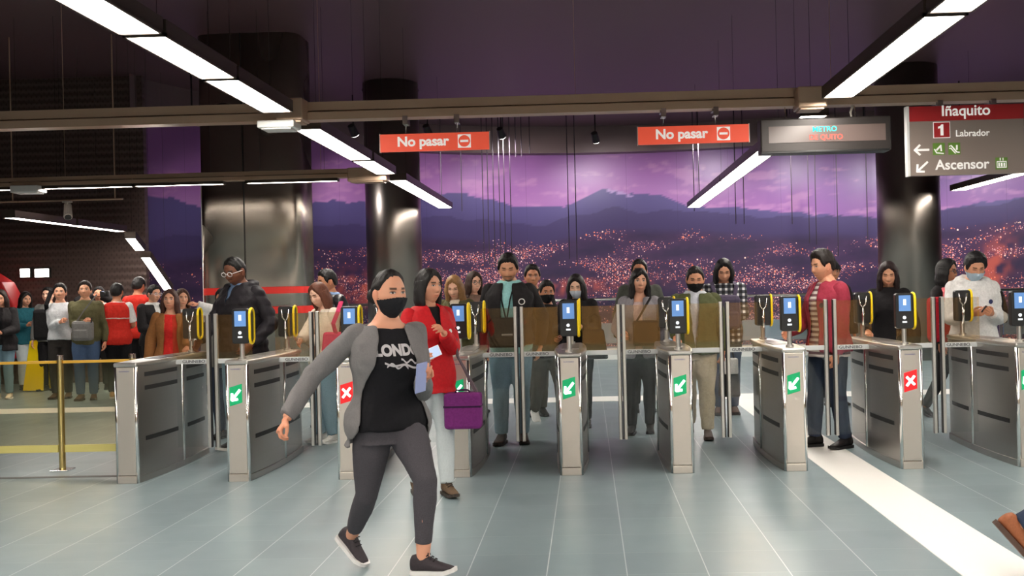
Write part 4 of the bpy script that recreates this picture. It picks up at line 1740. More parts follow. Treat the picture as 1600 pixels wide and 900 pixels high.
    for g_ in top:
        nm, mat = g_['name'], g_['mat']
        inf = g_.get('infl', .012)
        hem = g_.get('hem', .48)
        slv = g_.get('sleeve', 1.0)
        op = g_.get('open')
        nz0 = g_.get('neck', .846)
        rr = torso_rings(RG, H, inf, hem, nz0, fat, g_.get('flare', .15))
        ta = MB().loft([[Lm @ p for p in r] for r in rr])
        if g_.get('collar'):
            cc = g_['collar']
            ci, co = [], []
            for k in range(16):
                a_ = 2 * math.pi * k / 16
                co.append((.052 * H * math.cos(a_), .050 * H * math.sin(a_) - .004, 0))
            ta.loft([[Lm @ Vector((p[0] * 1.15, p[1] * 1.15, .822 * H)) for p in co], [Lm @ Vector((p[0] * .98, p[1] * .98, (.846 + cc) * H)) for p in co]])
        if g_.get('hood'):
            hd = g_['hood']
            ta.tube([Lm @ Vector((.07 * H * math.sin(a_) * 1.0, -.075 * H * math.cos(a_) * .9 + .0, (.845 + .012 * math.cos(a_)) * H)) for a_ in np.linspace(-2.3, 2.3, 13)], hd, 10)
        sa = MB()
        if slv > 0:
            for k in 'RL':
                sh, el, wr = sk[k]
                si = g_.get('sinfl', inf)
                if slv <= .5:
                    e2 = sh.lerp(el, slv * 2)
                    sa.tube([sh, e2], [.031 * H + si * .8, .029 * H + si + .004], 14)
                else:
                    e2 = el.lerp(wr, min(1, (slv - .5) * 2))
                    sa.tube([sh, sh.lerp(el, .5), el], [.031 * H + si * .75, .028 * H + si * .85, .0245 * H + si * .85], 14)
                    sa.tube([el, el.lerp(e2, .5), e2], [.0245 * H + si * .85, .023 * H + si * .85, .0165 * H + si * .75], 14)
                    sa.ell(el, .025 * H + si * .85, 14, 8)
                sa.ell(sh, .0315 * H + si * .75, 14, 8)
        am = g_.get('folds', .0075) * 1.15
        if op:
            Vt, Ft = remesh(ta, vox, 4)
            Li = Lm.inverted()
            keep = []
            Lv = xf(Li, Vt)
            for f in Ft:
                c = Lv[list(f)].mean(0)
                zf = c[2] / H
                wv = np.interp(zf, op[0], op[1])
                oc = op[2] if len(op) > 2 else 0.0
                if c[1] > -.01 and abs(c[0] - oc) < wv and zf > hem - .03:
                    continue
                if zf < hem + .006 or zf > nz0 - .004 and not g_.get('collar'):
                    continue
                keep.append(f)
            Vt, Ft = compact(Vt, keep)
            ed = {}
            for f in Ft:
                for a_, b_ in zip(f, f[1:] + f[:1]):
                    k_ = (min(a_, b_), max(a_, b_))
                    ed[k_] = ed.get(k_, 0) + 1
            nb_ = {}
            for (a_, b_), c_ in ed.items():
                if c_ == 1:
                    nb_.setdefault(a_, []).append(b_)
                    nb_.setdefault(b_, []).append(a_)
            for it_ in range(14):
                nw = {a_: Vt[a_] * .4 + Vt[q_].mean(0) * .6 for a_, q_ in nb_.items()}
                for a_, p_ in nw.items():
                    Vt[a_] = p_
            if slv > 0:
                Vs, Fs_ = remesh(sa, vox, 4)
                Ft = Ft + [tuple(i + len(Vt) for i in f) for f in Fs_]
                Vt = np.concatenate([Vt, Vs])
        else:
            ta.add(sa.v, sa.f)
            Vt, Ft = remesh(ta, vox, 4)
        Vt = folds(Vt, am, 9, seed, g_.get('puff'))
        Vt = folds(Vt, am * .5, 24, seed + 3)
        o = pobj(nm, Vt, Ft, mat, body)
        if op:
            so = o.modifiers.new('s', 'SOLIDIFY')
            so.thickness = .008
            so.offset = -1
        built[nm] = o
    # ---- bottoms
    if bottom:
        mat, fit = bottom[0], bottom[1]
        bo = bottom[2] if len(bottom) > 2 else {}
        mb = MB()
        Lp = Matrix.Translation(Vector((0, 0, -drop)))
        mb.loft([[Lp @ p for p in r] for r in torso_rings(RG, H, .004 + fit * .3, .46, bo.get('waist', .60), fat)])
        cut = bo.get('cut', .97)
        for k in 'RL':
            hp, kn, an, fy, fp = lg[k]
            e2 = kn.lerp(an, cut)
            r3 = bo.get('hemr', .024 * H + fit)
            mb.tube([hp, hp.lerp(kn, .4), kn], [.054 * H * fat + fit * .6, .050 * H * fat + fit, .034 * H + fit], 16)
            mb.tube([kn, kn.lerp(e2, .35), e2], [.034 * H + fit, .0345 * H + fit * .9, r3], 16)
            mb.ell(hp, .054 * H * fat + fit * .5, 14, 8)
            mb.ell(kn, .0345 * H + fit, 14, 8)
        V, Fb = remesh(mb, vox, 4)
        V = folds(V, bo.get('folds', .005), 10, seed + 5)
        V = folds(V, bo.get('folds', .005) * .5, 26, seed + 9)
        pobj(bo.get('name', 'trousers'), V, Fb, mat, body)
    # ---- shoes
    for k in 'RL':
        hp, kn, an, fy, fp = lg[k]
        Fm = Matrix.Translation(an) @ Matrix.Rotation(fy, 4, 'Z') @ Matrix.Rotation(-fp, 4, 'X') @ Matrix.Scale(s * (1.0 if sex == 'm' else .93), 4)
        zg = -.045 * H / (s * (1.0 if sex == 'm' else .93))
        rs = [(-.078, .020, .0), (-.066, .033, .025), (-.03, .038, .034), (.03, .040, .022), (.08, .044, -.010), (.13, .044, -.028), (.168, .036, -.040), (.192, .016, -.054)]
        rings, srings = [], []
        for (yy, w_, zt) in rs:
            toe = max(0, yy - .13) * .25
            zb = zg + .020 + toe
            ring = []
            for q in range(16):
                a_ = 2 * math.pi * q / 16
                c, sn = math.cos(a_), math.sin(a_)
                zz = (zb + zt) / 2 + (zt - zb) / 2 * math.copysign(abs(sn) ** .7, sn)
                ring.append((w_ * math.copysign(abs(c) ** .75, c) * (1 - .25 * max(0, sn)), yy, zz))
            rings.append(ring)
            w2 = w_ + .004
            srings.append([(w2, yy * 1.02, zg + toe), (w2, yy * 1.02, zb + .004), (-w2, yy * 1.02, zb + .004), (-w2, yy * 1.02, zg + toe)])
        mb = MB().loft(rings)
        if boots:
            mb.tube([(0, -.012, -.02), (0, -.014, boots)], [.046, .050], 14)
        V, Fs_ = remesh(mb, .008, 2)
        so = pobj('shoe', xf(Fm, V), Fs_, fabric('shoe_leather', srgb(*shoes[0]), .6, 90, .2, .25), body)
        q = MB().loft(srings)
        qo = pobj('sole', xf(Fm, np.array([tuple(p) for p in q.v])), q.f, plain('sole', srgb(*shoes[1]), .6), so, False)
        if hi:
            q = MB()
            for yy, zz in ((.035, .028), (.055, .012), (.075, .0)):
                q.tube([(-.026, yy, zz - .006), (0, yy + .004, zz + .006), (.026, yy, zz - .006)], .0035, 6)
            q.tube([(0, .03, .03), (.02, .045, .04), (.034, .05, .012)], .003, 5)
            pobj('lace', xf(Fm, np.array([tuple(p) for p in q.v])), q.f, plain('lace', srgb(40, 38, 40), .7), so)
    hands['Wm'] = Wm
    hands['body'] = body
    hands['H'] = H
    hands['Lm'] = Lm
    hands['Hm'] = Hm
    hands['parts'] = built
    hands['sk'] = sk
    return hands


def phone(h, side, label, group=None, col=(25, 25, 28), pose=None, lit=True):
    """a smartphone lying in a hand"""
    p = Vector(h[side])
    d, pn = h[side + 'd']
    t = thing('smartphone', label, 'phone', (0, 0, 0), 0, group)
    z = d.normalized()
    n = (pn - z * pn.dot(z)).normalized()
    x = z.cross(n).normalized()
    t.matrix_world = Matrix.Translation(p + n * .012) @ Matrix((x, z, n)).transposed().to_4x4()
    if pose:
        c, z, n = Vector(pose[0][:3]), Vector(pose[1]).normalized(), Vector(pose[2])
        n = (n - z * n.dot(z)).normalized()
        t.matrix_world = Matrix.Translation(c) @ Matrix((z.cross(n), z, n)).transposed().to_4x4()
    MB().box((-.036, -.072, -.0045), (.036, .072, .0045)).build('case', plain('phone_case', srgb(*col), .35), t, bevel=.004)
    MB().box((-.032, -.066, .0045), (.032, .066, .0055)).build('screen', plain('phone_screen', srgb(150, 165, 190), .15, 0, .5 if lit else 0), t)
    return t


def chest_text(h, garment, text, size, px, pz, mat, body, bold=.001, sx=1.0, name='print'):
    """lettering laid on the front of a garment; px, pz in the person's own frame"""
    g = h['parts'][garment]
    bm = BVHTree.FromPolygons([v.co.copy() for v in g.data.vertices], [tuple(p.vertices) for p in g.data.polygons])
    cu = bpy.data.curves.new('t', 'FONT')
    cu.body = text
    cu.size = size
    cu.align_x = 'CENTER'
    cu.align_y = 'CENTER'
    cu.offset = bold
    ob = bpy.data.objects.new('t', cu)
    COL.objects.link(ob)
    me = to_mesh(ob)
    bpy.data.objects.remove(ob)
    for v in me.vertices:
        x, z = px - v.co.x * sx, pz + v.co.y       # facing +y, the reader sees -x to the right
        hit = bm.ray_cast(Vector((x, .6, z)), Vector((0, -1, 0)))
        y = hit[0].y if hit[0] else .12
        v.co = Vector((x, y + .004, z))
    me.materials.clear()
    me.materials.append(mat)
    return link(name, me, g)


def patch(h, garment, px, pz, r, mat, name='badge', n=20, ring=False):
    g = h['parts'][garment]
    bm = BVHTree.FromPolygons([v.co.copy() for v in g.data.vertices], [tuple(p.vertices) for p in g.data.polygons])
    mb = MB()
    vs = []
    for k in range(n):
        a = 2 * math.pi * k / n
        for rr in ((r, r * .72) if ring else (r, 0.0005)):
            x, z = px + rr * math.cos(a), pz + rr * math.sin(a)
            hit = bm.ray_cast(Vector((x, .6, z)), Vector((0, -1, 0)))
            vs.append((x, (hit[0].y if hit[0] else .12) + .004, z))
    fs = [(2 * k, 2 * ((k + 1) % n), 2 * ((k + 1) % n) + 1, 2 * k + 1) for k in range(n)]
    mb.add(vs, fs)
    return mb.build(name, mat, g)


def chest_strokes(h, garment, px, pz, mat, name='lower_print'):
    """a scribbled graphic below the lettering"""
    g = h['parts'][garment]
    bm = BVHTree.FromPolygons([v.co.copy() for v in g.data.vertices], [tuple(p.vertices) for p in g.data.polygons])
    mb = MB()
    for (x0, z0, x1, z1, wv) in ((-.10, -.022, .10, .004, .012), (-.07, .006, .02, .016, .016), (-.02, -.016, .09, -.004, .02)):
        vs = []
        n = 24
        for i in range(n + 1):
            t = i / n
            z = z0 + (z1 - z0) * t + wv * .5 * math.sin(t * 11 + x0 * 40)
            for dz in (-.005, .005):
                x = px + x0 + (x1 - x0) * t
                hit = bm.ray_cast(Vector((x, .6, pz + z + dz)), Vector((0, -1, 0)))
                vs.append((x, (hit[0].y if hit[0] else .12) + .004, pz + z + dz))
        mb.add(vs, [(2 * i, 2 * i + 2, 2 * i + 3, 2 * i + 1) for i in range(n)])
    return mb.build(name, mat, g)
# ------------------------------------------------------------------ the crowd
def W4(px, py, Y):
    p = at(px, py, Y)
    return (p.x, p.y, p.z, 1)


BK = (24, 21, 22)
DKBR = (52, 34, 26)
BROWN = (92, 58, 38)
BLONDE = (150, 112, 72)
SK1, SK2, SK3, SK4 = (205, 150, 122), (186, 128, 98), (222, 172, 146), (108, 68, 50)
JEANS = fabric('blue_denim', srgb(72, 92, 122), .9, 120, .3, .3)
JEANSD = fabric('dark_denim', srgb(44, 54, 74), .9, 120, .3, .3)
JEANSL = fabric('light_denim', srgb(118, 146, 160), .9, 120, .3, .25)
WHITEJ = fabric('pale_denim', srgb(196, 204, 206), .9, 120, .3, .12)
BLACKC = fabric('black_cloth', srgb(27, 25, 27), .9)
BLACKJ = fabric('black_jacket_cloth', srgb(32, 29, 31), .75)
GREYM = fabric('grey_knit', srgb(120, 117, 117), .95, 160, .25, .2)
LEGG = fabric('charcoal_leggings', srgb(74, 71, 76), .92, 220, .2, .3)
REDJ = fabric('red_jacket_cloth', srgb(190, 24, 32), .7)
REDV = fabric('red_vest_cloth', srgb(206, 44, 32), .75)
OLIVE = fabric('olive_cloth', srgb(92, 88, 60), .85)
OLIVEG = fabric('olive_green_cloth', srgb(84, 88, 58), .85)
KHAKI = fabric('khaki_cloth', srgb(178, 162, 134), .9)
CREAM = fabric('cream_cloth', srgb(226, 214, 196), .85)
NUDE = fabric('beige_blouse', srgb(205, 168, 146), .8)
TEALC = fabric('teal_cloth', srgb(34, 92, 104), .85)
AQUA = fabric('aqua_shirt', srgb(150, 205, 205), .8)
GREYB = fabric('grey_blazer', srgb(136, 132, 138), .85)
WHITEC = fabric('white_cloth', srgb(222, 220, 218), .9)
MAROON = fabric('maroon_cloth', srgb(158, 50, 70), .75)
PUFF = fabric('black_puffer', srgb(34, 31, 36), .6)
TAN = fabric('tan_cloth', srgb(150, 100, 58), .85)
BLUSH = fabric('blue_shirt', srgb(118, 142, 178), .8)
GREYC = fabric('grey_cloth', srgb(128, 126, 124), .9)
GLOSSJ = plain('black_leather', srgb(28, 28, 32), .32)


def striped():
    m, nt, b = new_mat('striped_jersey')
    tc = N(nt, 'ShaderNodeTexCoord')
    sp = N(nt, 'ShaderNodeSeparateXYZ')
    nt.links.new(tc.outputs['Object'], sp.inputs[0])
    f = mth(nt, 'FRACT', mth(nt, 'DIVIDE', sp.outputs[2], .045))
    mx = N(nt, 'ShaderNodeMix', data_type='RGBA')
    nt.links.new(mth(nt, 'LESS_THAN', f, .5), mx.inputs[0])
    mx.inputs[6].default_value = (*srgb(228, 216, 210), 1)
    mx.inputs[7].default_value = (*srgb(126, 92, 96), 1)
    nt.links.new(mx.outputs[2], b.inputs['Base Color'])
    b.inputs['Roughness'].default_value = .9
    return m


def plaid():
    m, nt, b = new_mat('plaid_flannel')
    tc = N(nt, 'ShaderNodeTexCoord')
    sp = N(nt, 'ShaderNodeSeparateXYZ')
    nt.links.new(tc.outputs['Object'], sp.inputs[0])
    a = mth(nt, 'LESS_THAN', mth(nt, 'FRACT', mth(nt, 'DIVIDE', sp.outputs[2], .062)), .42)
    c = mth(nt, 'LESS_THAN', mth(nt, 'FRACT', mth(nt, 'DIVIDE', mth(nt, 'ADD', sp.outputs[0], 5), .062)), .42)
    s = mth(nt, 'MULTIPLY', mth(nt, 'ADD', a, c), .5)
    cr = N(nt, 'ShaderNodeValToRGB')
    cr.color_ramp.interpolation = 'CONSTANT'
    e = cr.color_ramp.elements
    e[0].color = (*srgb(24, 24, 28), 1)
    e[1].position = .75
    e[1].color = (*srgb(215, 215, 215), 1)
    x = e.new(.25)
    x.color = (*srgb(74, 76, 84), 1)
    nt.links.new(s, cr.inputs[0])
    nt.links.new(cr.outputs[0], b.inputs['Base Color'])
    b.inputs['Roughness'].default_value = .9
    return m


def J(name, mat, **k):
    return dict(name=name, mat=mat, **k)


def openf(w_low, w_mid, w_top, zl=.40, oc=0.0):
    """width of the open front of a jacket by height"""
    return ([zl, .62, .80, .85], [w_low, w_mid, w_top, w_top * .9], oc)


# ---- the walking masked woman
HP = 1.56
r1 = at(606, 640, 4.92)
root1 = Vector((r1.x, r1.y, 0))
a_f = at(661, 874, 4.72)
a_b = at(549, 838, 5.16)
W1 = person('person in black face mask and open grey cardigan striding past, hair tied back', 606, 4.92, HP, 212, 'f', (13, 3),
            R=W4(447, 655, 4.72), L=W4(661, 592, 4.70), skin=(206, 148, 120), hair=('bun', (26, 20, 20), dict(thick=.010, bz=-.015, vol=.3)),
            top=[J('t_shirt', fabric('black_cotton', srgb(23, 22, 26), .85), infl=.016, hem=.505, sleeve=0, flare=.12, neck=.822),
                 J('cardigan', GREYM, infl=.030, sinfl=.016, hem=.445, sleeve=.98, open=openf(.20, .15, .075, .45, oc=.010), flare=.18, neck=.838, folds=.008)],
            bottom=(LEGG, .004, dict(name='leggings', cut=.80, folds=.004)), shoes=((58, 52, 56), (225, 222, 220)),
            mask=(34, 34, 38), feet=((Vector(root1), 0, 0), (Vector(root1), 0, 0)) if False else (((a_b.x, a_b.y, a_b.z, 1), 30, 38), ((a_f.x, a_f.y, a_f.z, 1), 42, -4)),
            lean=.03, drop=.035, vox=.009, fat=1.12, root=root1, curl=(.85, .75), arm=1.12, hi=True, poles=((.5, -.6, -.5), (-.35, -.8, -.5)), palms=(None, (-.2, .2, .9)))
PRN = plain('shirt_print', srgb(190, 185, 188), .7)
chest_text(W1, 't_shirt', 'LONDON', .072, -.026, .732 * HP, PRN, None, bold=.004, sx=.86)
chest_strokes(W1, 't_shirt', -.028, .690 * HP, PRN)
pt = phone(W1, 'L', 'pale blue backed smartphone in the hand of the striding masked woman', col=(150, 160, 205), pose=(W4(658, 590, 4.60), (.12, -.2, 1), (-.80, .5, 0)))

# ---- red jacket woman with the lunch bag
h2 = person('person in red zip jacket and pale jeans carrying a lunch bag on the forearm', 668, 6.95, 1.56, 220, 'f', (14, -2),
            R=W4(655, 556, 6.55), L=W4(693, 520, 6.72), skin=(200, 144, 116), hair=('bob', (26, 22, 22), dict(len=.15, front=1.25, vol=.6, fall=False)),
            top=[J('t_shirt', BLACKC, infl=.012, hem=.50, sleeve=.3),
                 J('jacket', REDJ, infl=.034, sinfl=.020, hem=.455, sleeve=.97, open=([.45, .66, .80, .86], [.0, .0, .028, .045]), flare=.05, neck=.850, collar=.012, folds=.008)],
            bottom=(WHITEJ, .012, dict(cut=.97)), shoes=((104, 84, 66), (60, 52, 46)), boots=.05, vox=.009, fat=1.05, curl=(.6, .55),
            feet=((.07, -.10, .07, -20, 0), (-.05, .12, .07, -10, 0)), poles=((.4, -.5, -.7), (-.3, .1, -1)), hi=True)
patch(h2, 'jacket', -.085, .735 * 1.56, .016, WHITEC, 'chest_logo')
chest_text(h2, 'jacket', 'metro', .03, -.085, .712 * 1.56, WHITEC, None, name='chest_lettering') if False else None
phone(h2, 'R', 'white lit smartphone held by the woman in the red zip jacket', col=(235, 232, 240), pose=(W4(672, 553, 6.50), (1, .1, .42), (0, -1, .2)))
# lunch bag hanging from the forearm
el = h2['Wm'] @ h2['sk']['L'][1]
bx = at(724, 640, el.y - .08)
t = thing('lunch_bag', 'purple lunch bag with dark zip hanging by its grey strap from the forearm', 'bag', (bx.x, bx.y, at(724, 669, bx.y).z))
PURP = fabric('purple_cloth', srgb(112, 40, 108), .85)
hw, hh = .127, at(724, 613, bx.y).z - at(724, 669, bx.y).z
MB().box((-hw, -.07, 0), (hw, .07, hh)).build('body', PURP, t, bevel=.022, smooth=False)
MB().box((-hw - .002, -.072, hh * .60), (hw + .002, .072, hh * .60 + .012)).build('zip', fabric('dark_purple', srgb(52, 22, 58), .8), t)
MB().tube([(-.05, -.02, hh), (-.04, -.02, hh + .018), (.04, -.02, hh + .018), (.05, -.02, hh)], .007, 8).build('handle', fabric('dark_purple', srgb(52, 22, 58), .8), t)
e_ = el - t.location
st = MB()
STR = fabric('grey_strap', srgb(96, 84, 90), .85)
st.tube([(hw - .02, .0, hh - .01), (e_.x + .04, e_.y - .05, e_.z - .06), (e_.x + .03, e_.y - .02, e_.z + .06), (e_.x - .02, e_.y + .05, e_.z + .05), (e_.x + .02, e_.y + .08, e_.z - .06), (hw - .04, .03, hh - .01)], .009, 6)
st.build('strap', STR, t)

# ---- foreground person cut by the right edge: trailing foot only in view
rr_ = at(1628, 600, 4.75)
fb = at(1590, 822, 4.78)
person('person striding out of the picture, only blue jeans hem and brown leather shoe showing', 1660, 4.7, 1.70, 262, 'm', (0, 0), R='down', L='down', skin=SK2, hair=('short', BK),
       top=[J('jacket', BLACKJ, infl=.022, hem=.47)], bottom=(JEANSD, .012), shoes=((142, 84, 54), (70, 46, 34)),
       feet=(((fb.x, fb.y, fb.z, 1), 0, 50), (-.08, .38, .077, 0, -6)), drop=.05, root=Vector((fb.x + .43, fb.y, 0)), vox=.011)

# ---- people at the gates
h = person('person with white framed glasses in black puffer jacket looking down, by the steel pillar', 377, 9.2, 1.80, 152, 'm', (4, 22), R=(.16, .36, 1.02), L='pocket', skin=SK4, hair=('short', (16, 14, 14), dict(thick=.007)),
           top=[J('shirt', BLUSH, infl=.012, hem=.50, sleeve=0, neck=.862),
                J('puffer_jacket', PUFF, infl=.052, sinfl=.030, hem=.455, sleeve=.98, open=([.45, .745, .80, .86], [0, 0, .022, .048]), hood=.045, collar=.004, folds=.010, puff=.035, neck=.85)],
           bottom=(JEANSL, .016), shoes=((40, 36, 36), (220, 216, 210)), glasses=(235, 232, 230), fat=1.06)
# reddish-haired woman in cream jacket
h = person('person with reddish brown bob in cream jacket reaching to a card reader, pink strap across', 506, 9.5, 1.535, 140, 'f', (6, 20), R=W4(462, 545, 9.05), L='cross', skin=(222, 176, 152), hair=('bob', (104, 62, 46), dict(len=.17, front=1.1, thick=.016)),
           top=[J('blouse', NUDE, infl=.010, hem=.50, sleeve=.2, neck=.815), J('jacket', CREAM, infl=.026, hem=.46, sleeve=.97, open=openf(.10, .075, .055), neck=.842)],
           bottom=(JEANSL, .020, dict(hemr=.055)), shoes=((210, 205, 200), (225, 222, 220)), curl=(.3, .6))
hb = h
PINK = fabric('pink_canvas', srgb(206, 60, 104), .85)
p = at(524, 540, 9.3)
t = thing('shoulder_bag', 'pink shoulder bag on the hip of the cream jacket woman', 'bag', (p.x, p.y - .02, p.z - .13))
MB().loft([[(-.13, -.05, 0), (.13, -.05, 0), (.13, .05, 0), (-.13, .05, 0)], [(-.10, -.04, .26), (.10, -.04, .26), (.10, .04, .26), (-.10, .04, .26)]]).build('body', PINK, t, bevel=.02)
q = at(532, 478, 9.32)
MB().tube([(.02, -.03, .24), (.01, -.08, .34), (q.x - p.x, q.y - p.y - .08, q.z - p.z + .08), (q.x - p.x, q.y - p.y + .05, q.z - p.z + .17)], .022, 6, flat=.3).build('strap', PINK, t)
# man behind her in leather jacket
person('person with combed black hair in black leather jacket, close behind the cream jacket woman', 518, 10.5, 1.68, 128, 'm', (0, 12), R='pocket', L='pocket', skin=SK2, hair=('short', BK),
       top=[J('shirt', BLUSH, infl=.012, hem=.5, sleeve=0, neck=.862), J('jacket', GLOSSJ, infl=.030, hem=.46, open=([.45, .66, .8, .86], [.02, .03, .04, .05]), collar=.006)], bottom=(BLACKC, .014))
# person hidden behind the puffer man
person('person in grey jacket mostly hidden behind the black puffer jacket', 353, 9.9, 1.50, 170, 'm', (0, 10), R='pocket', L='pocket', skin=SK2, hair=('short', BK), top=[J('jacket', GREYC, infl=.03)], bottom=(JEANSD, .014))
# blonde woman in olive jacket
person('person with long blonde hair in olive jacket looking down, beside the black bomber', 712, 10.3, 1.585, 176, 'f', (0, 22), R='phone', L='phonelow', skin=SK3, hair=('long', BLONDE, dict(len=.36, front=.8)),
       top=[J('sweater', CREAM, infl=.010, hem=.5, sleeve=.2), J('jacket', OLIVE, infl=.030, hem=.46, open=openf(.06, .05, .05))], bottom=(JEANSD, .01), shoes=(BK, (220, 220, 220)))
person('person with dark hair and thin glasses peeking between the blonde woman and the bomber man', 739, 11.6, 1.63, 205, 'f', (10, 4), R='down', L='down', skin=SK3, hair=('bob', DKBR, dict(len=.2, front=.9)), glasses=(60, 50, 50),
       top=[J('jacket', fabric('brown_wool', srgb(120, 96, 84)), infl=.024)], bottom=(JEANSD, .01))
# man in black bomber with lanyard
h = person('person with short beard in black bomber jacket and aqua shirt, lanyard round the neck', 796, 9.25, 1.765, 176, 'm', (4, 22), R='back', L='back', skin=(196, 142, 112), hair=('short', (22, 19, 19), dict(vol=.35, thick=.016)), beard=(.9, .35),
           top=[J('shirt', AQUA, infl=.014, hem=.475, sleeve=.2, neck=.858), J('bomber_jacket', BLACKJ, infl=.038, sinfl=.024, hem=.515, open=openf(.085, .075, .05, .5), collar=.006, folds=.009)],
           bottom=(JEANSL, .018), shoes=((54, 36, 30), (38, 28, 24)), feet=((.095, .06, .078, -6, 0), (-.10, -.02, .078, 10, 0)), fat=1.08)
patch(h, 'bomber_jacket', -.135, .745 * 1.765, .030, WHITEC, 'badge', ring=True)
lan = MB()
Lz = 1.765
lan.tube([(.055, .07, .835 * Lz), (.052, .165, .76 * Lz), (.012, .172, .655 * Lz)], .007, 6)
lan.tube([(-.055, .07, .835 * Lz), (-.03, .165, .76 * Lz), (.004, .172, .655 * Lz)], .007, 6)
lan.box((-.030, .165, .595 * Lz), (.040, .178, .655 * Lz))
lan.build('lanyard', BLACKC, h['body'])
p = at(797, 520, 9.02)
t = thing('messenger_bag', 'black messenger bag in front of the bomber jacket man', 'bag', (p.x, p.y - .03, p.z - .13))
MB().box((-.19, -.05, 0), (.14, .03, .27)).build('body', BLACKC, t, bevel=.02)
MB().box((-.185, -.058, .09), (.135, -.048, .26)).build('flap', BLACKJ, t, bevel=.006)
MB().box((-.07, -.061, .11), (.03, -.057, .125)).build('badge', plain('bag_badge', srgb(150, 150, 155), .4), t)
# men behind him
person('person with thick black hair directly behind the bomber jacket man, face half hidden', 832, 11.2, 1.69, 188, 'm', (0, 6), R='down', L='down', skin=SK2, hair=('short', (30, 24, 22)), top=[J('jacket', BLACKJ, infl=.026)], bottom=(fabric('dark_olive', srgb(70, 66, 56)), .016))
person('person in black face mask and dark jacket stepping forward behind the bomber jacket man', 853, 10.6, 1.54, 196, 'm', (0, 8), R='down', L='phonelow', skin=SK2, hair=('short', BK, dict(vol=.8)), mask=(30, 30, 33),
       top=[J('jacket', BLACKJ, infl=.026)], bottom=(fabric('dark_olive', srgb(70, 66, 56)), .016), shoes=((200, 198, 196), (225, 222, 220)), feet=((.10, -.22, .11, 0, 30), (-.10, .24, .07, 0, -4)), drop=.04)
# white mask woman with phone
h = person('person with white face mask and long dark hair reading a phone', 902, 10.2, 1.56, 168, 'f', (4, 18), R='phone', L='phone', skin=(226, 178, 152), hair=('long', (30, 24, 24), dict(len=.40, front=.85, headband=True)), mask=(206, 212, 224),
           top=[J('top', BLACKC, infl=.020, hem=.49)], bottom=(BLACKC, .004, dict(name='leggings')), shoes=(BK, BK))
patch(h, 'top', .06, .66 * 1.56, .05, plain('yellow_print', srgb(196, 160, 40), .7), 'print')
phone(h, 'L', 'dark smartphone in the hands of the woman with the white face mask', 'phones in hand')
p = at(925, 530, 9.95)
t = thing('tote_bag', 'black tote bag on the arm of the white mask woman', 'bag', (p.x, p.y, p.z - .2))
MB().loft([[(-.12, -.06, 0), (.16, -.06, 0), (.16, .06, 0), (-.12, .06, 0)], [(-.09, -.03, .30), (.12, -.03, .30), (.12, .03, .30), (-.09, .03, .30)]]).build('body', BLACKC, t, bevel=.02)
MB().tube([(-.05, 0, .29), (-.04, 0, .42), (.03, 0, .46), (.08, 0, .42), (.09, 0, .29)], .012, 6).build('handle', BLACKC, t)
# woman in grey blazer
h = person('person with long black hair in grey blazer and black trousers, black strap across the chest', 999, 9.7, 1.58, 170, 'f', (16, 0), R=(.14, .26, .97), L='pocket', skin=(206, 154, 128), hair=('long', (24, 20, 20), dict(len=.36, front=.95, part=.4)),
           top=[J('blouse', fabric('pale_pink', srgb(206, 180, 176)), infl=.012, hem=.5, sleeve=.2, neck=.81), J('blazer', GREYB, infl=.026, hem=.46, open=openf(.03, .04, .05))],
           bottom=(BLACKC, .010), shoes=((38, 32, 32), (28, 24, 24)), boots=.09, feet=((.09, .10, .07, -4, 0), (-.07, -.04, .07, 6, 0)))
phone(h, 'R', 'dark smartphone low in the hand of the grey blazer woman', 'phones in hand')
p = at(1010, 520, 9.42)
t = thing('shoulder_bag', 'black shoulder bag slung across the grey blazer', 'bag', (p.x, p.y - .04, p.z - .12))
MB().box((-.13, -.05, 0), (.12, .03, .24)).build('body', BLACKC, t, bevel=.02)
q = at(1016, 458, 9.5)
MB().tube([(-.10, .0, .22), (-.04, -.03, .32), (q.x - p.x, q.y - p.y + .0, q.z - p.z + .08), (q.x - p.x + .01, q.y - p.y + .14, q.z - p.z + .17)], .024, 6, flat=.3).build('strap', BLACKC, t)
person('person with short black hair right behind the grey blazer woman', 1000, 11.4, 1.72, 182, 'm', (-8, 0), R='down', L='down', skin=SK2, hair=('short', BK), top=[J('jacket', fabric('grey_green', srgb(70, 72, 66)), infl=.028)], bottom=(BLACKC, .014))
# black mask man in olive bomber
h = person('person in black face mask and olive bomber with khaki trousers, head bent over the reader', 1086, 9.35, 1.60, 172, 'm', (6, 16), R='reach', L=(-.25, .08, .80), skin=(190, 136, 106), hair=('short', (34, 28, 26), dict(thick=.010)), mask=(28, 28, 30),
           top=[J('shirt', fabric('pale_shirt', srgb(200, 204, 214)), infl=.012, hem=.5, sleeve=.2, neck=.86), J('bomber_jacket', OLIVEG, infl=.044, sinfl=.026, hem=.485, open=openf(.0, .02, .05, .5), collar=.006, folds=.010)],
           bottom=(KHAKI, .022, dict(folds=.010)), shoes=((78, 54, 44), (50, 36, 30)), fat=1.12, curl=(.4, .8), feet=((.09, -.22, .07, 0, 0), (-.09, .08, .073, 6, 0)))
p = at(1135, 560, 9.3)
t = thing('tote_bag', 'black and white tote bag carried low by the khaki trousers man', 'bag', (p.x + .02, p.y, at(1132, 620, 9.3).z))
MB().loft([[(-.10, -.05, 0), (.10, -.05, 0), (.10, .05, 0), (-.10, .05, 0)], [(-.09, -.03, .22), (.09, -.03, .22), (.09, .03, .22), (-.09, .03, .22)]]).build('lower_part', BLACKC, t, bevel=.02)
MB().box((-.085, -.034, .21), (.085, .034, .36)).build('upper_part', WHITEC, t, bevel=.015)
MB().tube([(-.05, 0, .35), (-.03, 0, .46), (.03, 0, .46), (.05, 0, .35)], .009, 6).build('handle', BLACKC, t)
